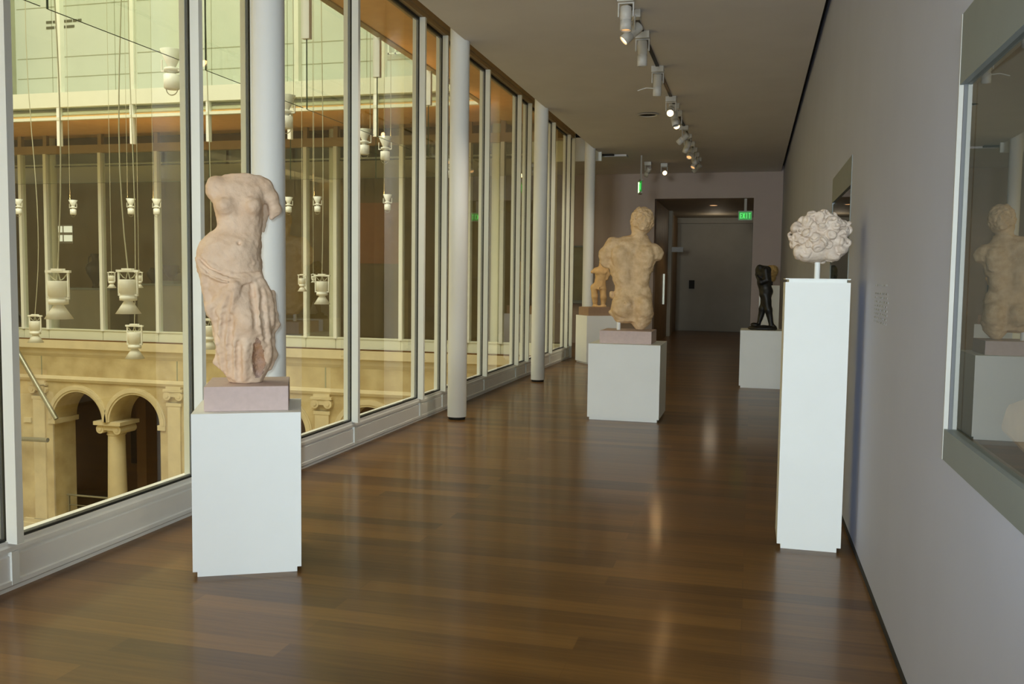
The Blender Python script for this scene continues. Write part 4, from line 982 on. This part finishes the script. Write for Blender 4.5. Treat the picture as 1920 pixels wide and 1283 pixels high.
pendant((-7.98,10.32,1.365), 0.59, False, 'big white cone pendant with twisted cord, nearer the draped torso', GD, sag=-0.13)
pendant((-10.83,14.16,0.37), 0.62, False, 'white cone pendant just below the big twisted cord one, before the stone cornice', GD, sag=0.06)
pendant((-13.95,15.2,0.47), 0.56, False, 'lowest left white cone pendant, before the white sill band', GD, sag=0.16)
pendant((-12.845,16.1,1.465), 0.335, False, 'tiny cone pendant touching the left of the twisted cord pendant', GD, wavy=False)
pendant((-12.295,16.24,1.475), 0.335, False, 'tiny cone pendant touching the right of the twisted cord pendant', GD, wavy=False)
pendant((-8.395,15.92,1.465), 0.33, False, 'small cone pendant right of the first round column, left of a pair', GD, wavy=False)
pendant((-7.105,14.18,1.375), 0.51, False, 'larger cone pendant right of the first round column, right of a pair', GD, sag=0.03)
pendant((-8.305,16.2,1.555), 0.17, False, 'tiniest cone pendant between the pair right of the first round column', GD, wavy=False)
pendant((-8.65,13.2,0.62), 0.50, False, 'cone pendant half hidden behind the skirt of the draped torso', GD)
pendant((-7.51,10.655,4.30), 0.51, True, 'big upturned cone lamp high left of the first window mullion', GU)
pendant((-6.28,11.46,3.85), 0.45, True, 'upturned cone lamp half hidden behind the first round column', GU)
pendant((-5.645,12.65,3.60), 0.37, True, 'upturned cone lamp close behind the third mullion', GU)
pendant((-5.74,13.67,3.65), 0.37, True, 'upturned cone lamp in the pane left of the second round column', GU)
pendant((-5.52,16.1,3.62), 0.34, True, 'upturned cone lamp just right of the second round column', GU)
ul = ['first small upturned cone lamp from the left in the row before the dark gallery', 'second small upturned cone lamp from the left in the row', 'third small upturned cone lamp, beside the twisted cord', 'fourth small upturned cone lamp, nearest the draped torso', 'small upturned cone lamp touching the first round column on its right', 'small upturned cone lamp above the orange panel', 'small upturned cone lamp in the pane left of the second round column']
for (x, y, z, h), lab in zip([(-14.755,15.7,2.955,.31),(-13.66,15.99,2.955,.30),(-12.505,16.3,2.99,.32),(-11.985,16.43,2.99,.32),(-8.695,15.95,2.965,.29),(-8.065,15.91,2.965,.29),(-6.655,15.97,2.995,.29)], ul):
    pendant((x,y,z), h, True, lab, GU, lit=True)

# ------------------------------------------------------------------ things in the gallery across the courtyard
def plinth(x, y, wx, wy, h, lab):
    t = empty('display_plinth', (x,y,0)); tag(t, lab, 'plinth')
    MB().box((-wx/2,-wy/2,0.04),(wx/2,wy/2,h-0.05)).build('body', 'vestgrey', t); MB().box((-wx/2-0.03,-wy/2-0.03,h-0.05),(wx/2+0.03,wy/2+0.03,h)).build('top_slab', 'case', t); MB().box((-wx/2+0.03,-wy/2+0.03,0),(wx/2-0.03,wy/2-0.03,0.04)).build('foot', 'dark', t)
plinth(-17.75, 21.5, 1.7, 0.8, 1.19, 'grey display plinth under the big dark amphora')
plinth(-15.35, 21.5, 1.35, 0.8, 1.34, 'grey display plinth under the two small dark vases')
def vase(x, y, z, prof, handles, m, lab):
    t = empty('vase', (x,y,z)); tag(t, lab, 'vase')
    MB().lathe(prof, 28).build('body', m, t)
    for hpts in handles:
        for s_ in (-1, 1): MB().tube([(s_*a,0,b) for a,b in hpts], 0.018, 8).build('handle', m, t)
vase(-17.68, 21.5, 1.19, [(0.10,0),(0.11,0.03),(0.06,0.08),(0.10,0.2),(0.22,0.40),(0.26,0.55),(0.22,0.66),(0.10,0.74),(0.085,0.86),(0.13,0.93),(0.12,0.95)], [[(0.11,0.90),(0.2,0.86),(0.22,0.72),(0.2,0.66)]], 'clayblack', 'big dark two handled amphora in the gallery across the courtyard')
vase(-15.80, 21.5, 1.34, [(0.08,0),(0.09,0.02),(0.06,0.05),(0.14,0.15),(0.18,0.26),(0.14,0.36),(0.09,0.40),(0.11,0.43)], [[(0.16,0.33),(0.21,0.30),(0.21,0.22),(0.17,0.18)]], 'clayblack', 'small rounded dark vase, left of two in the far gallery')
vase(-15.25, 21.5, 1.42, [(0.09,0),(0.10,0.02),(0.05,0.06),(0.14,0.14),(0.19,0.24),(0.20,0.36),(0.23,0.42),(0.21,0.42)], [[(0.18,0.20),(0.27,0.24),(0.27,0.32)]], 'clayred', 'wide mouthed brown vase on a small block, right of two in the far gallery')
block((-15.25,21.5), 0.4, 0.4, 1.34, 1.42, 0, 'case', 'low pale block under the wide mouthed vase')
t = MB().box((-10.35,FY-0.10,1.95),(-9.0,FY-0.06,3.55)).build('wall_panel', 'terracotta'); tag(t, 'plain orange brown panel on the far gallery wall', 'panel')
wf = struct(empty('window_60', (-19.2, FY-0.08, 2.7)), 'small bright window deep in the far gallery', 'window')
g = MB()
for i in range(2):
    for j in range(2): g.box((-0.62+i*0.34,-0.02,-0.18+j*0.26),(-0.62+i*0.34+0.28,0.02,0.0+j*0.26))
g.build('bright_panes', 'winlight', wf); MB().box((-0.68,-0.0,-0.24),(0.02,0.03,0.30)).build('window_frame', 'vestgrey', wf)
print('scene built')
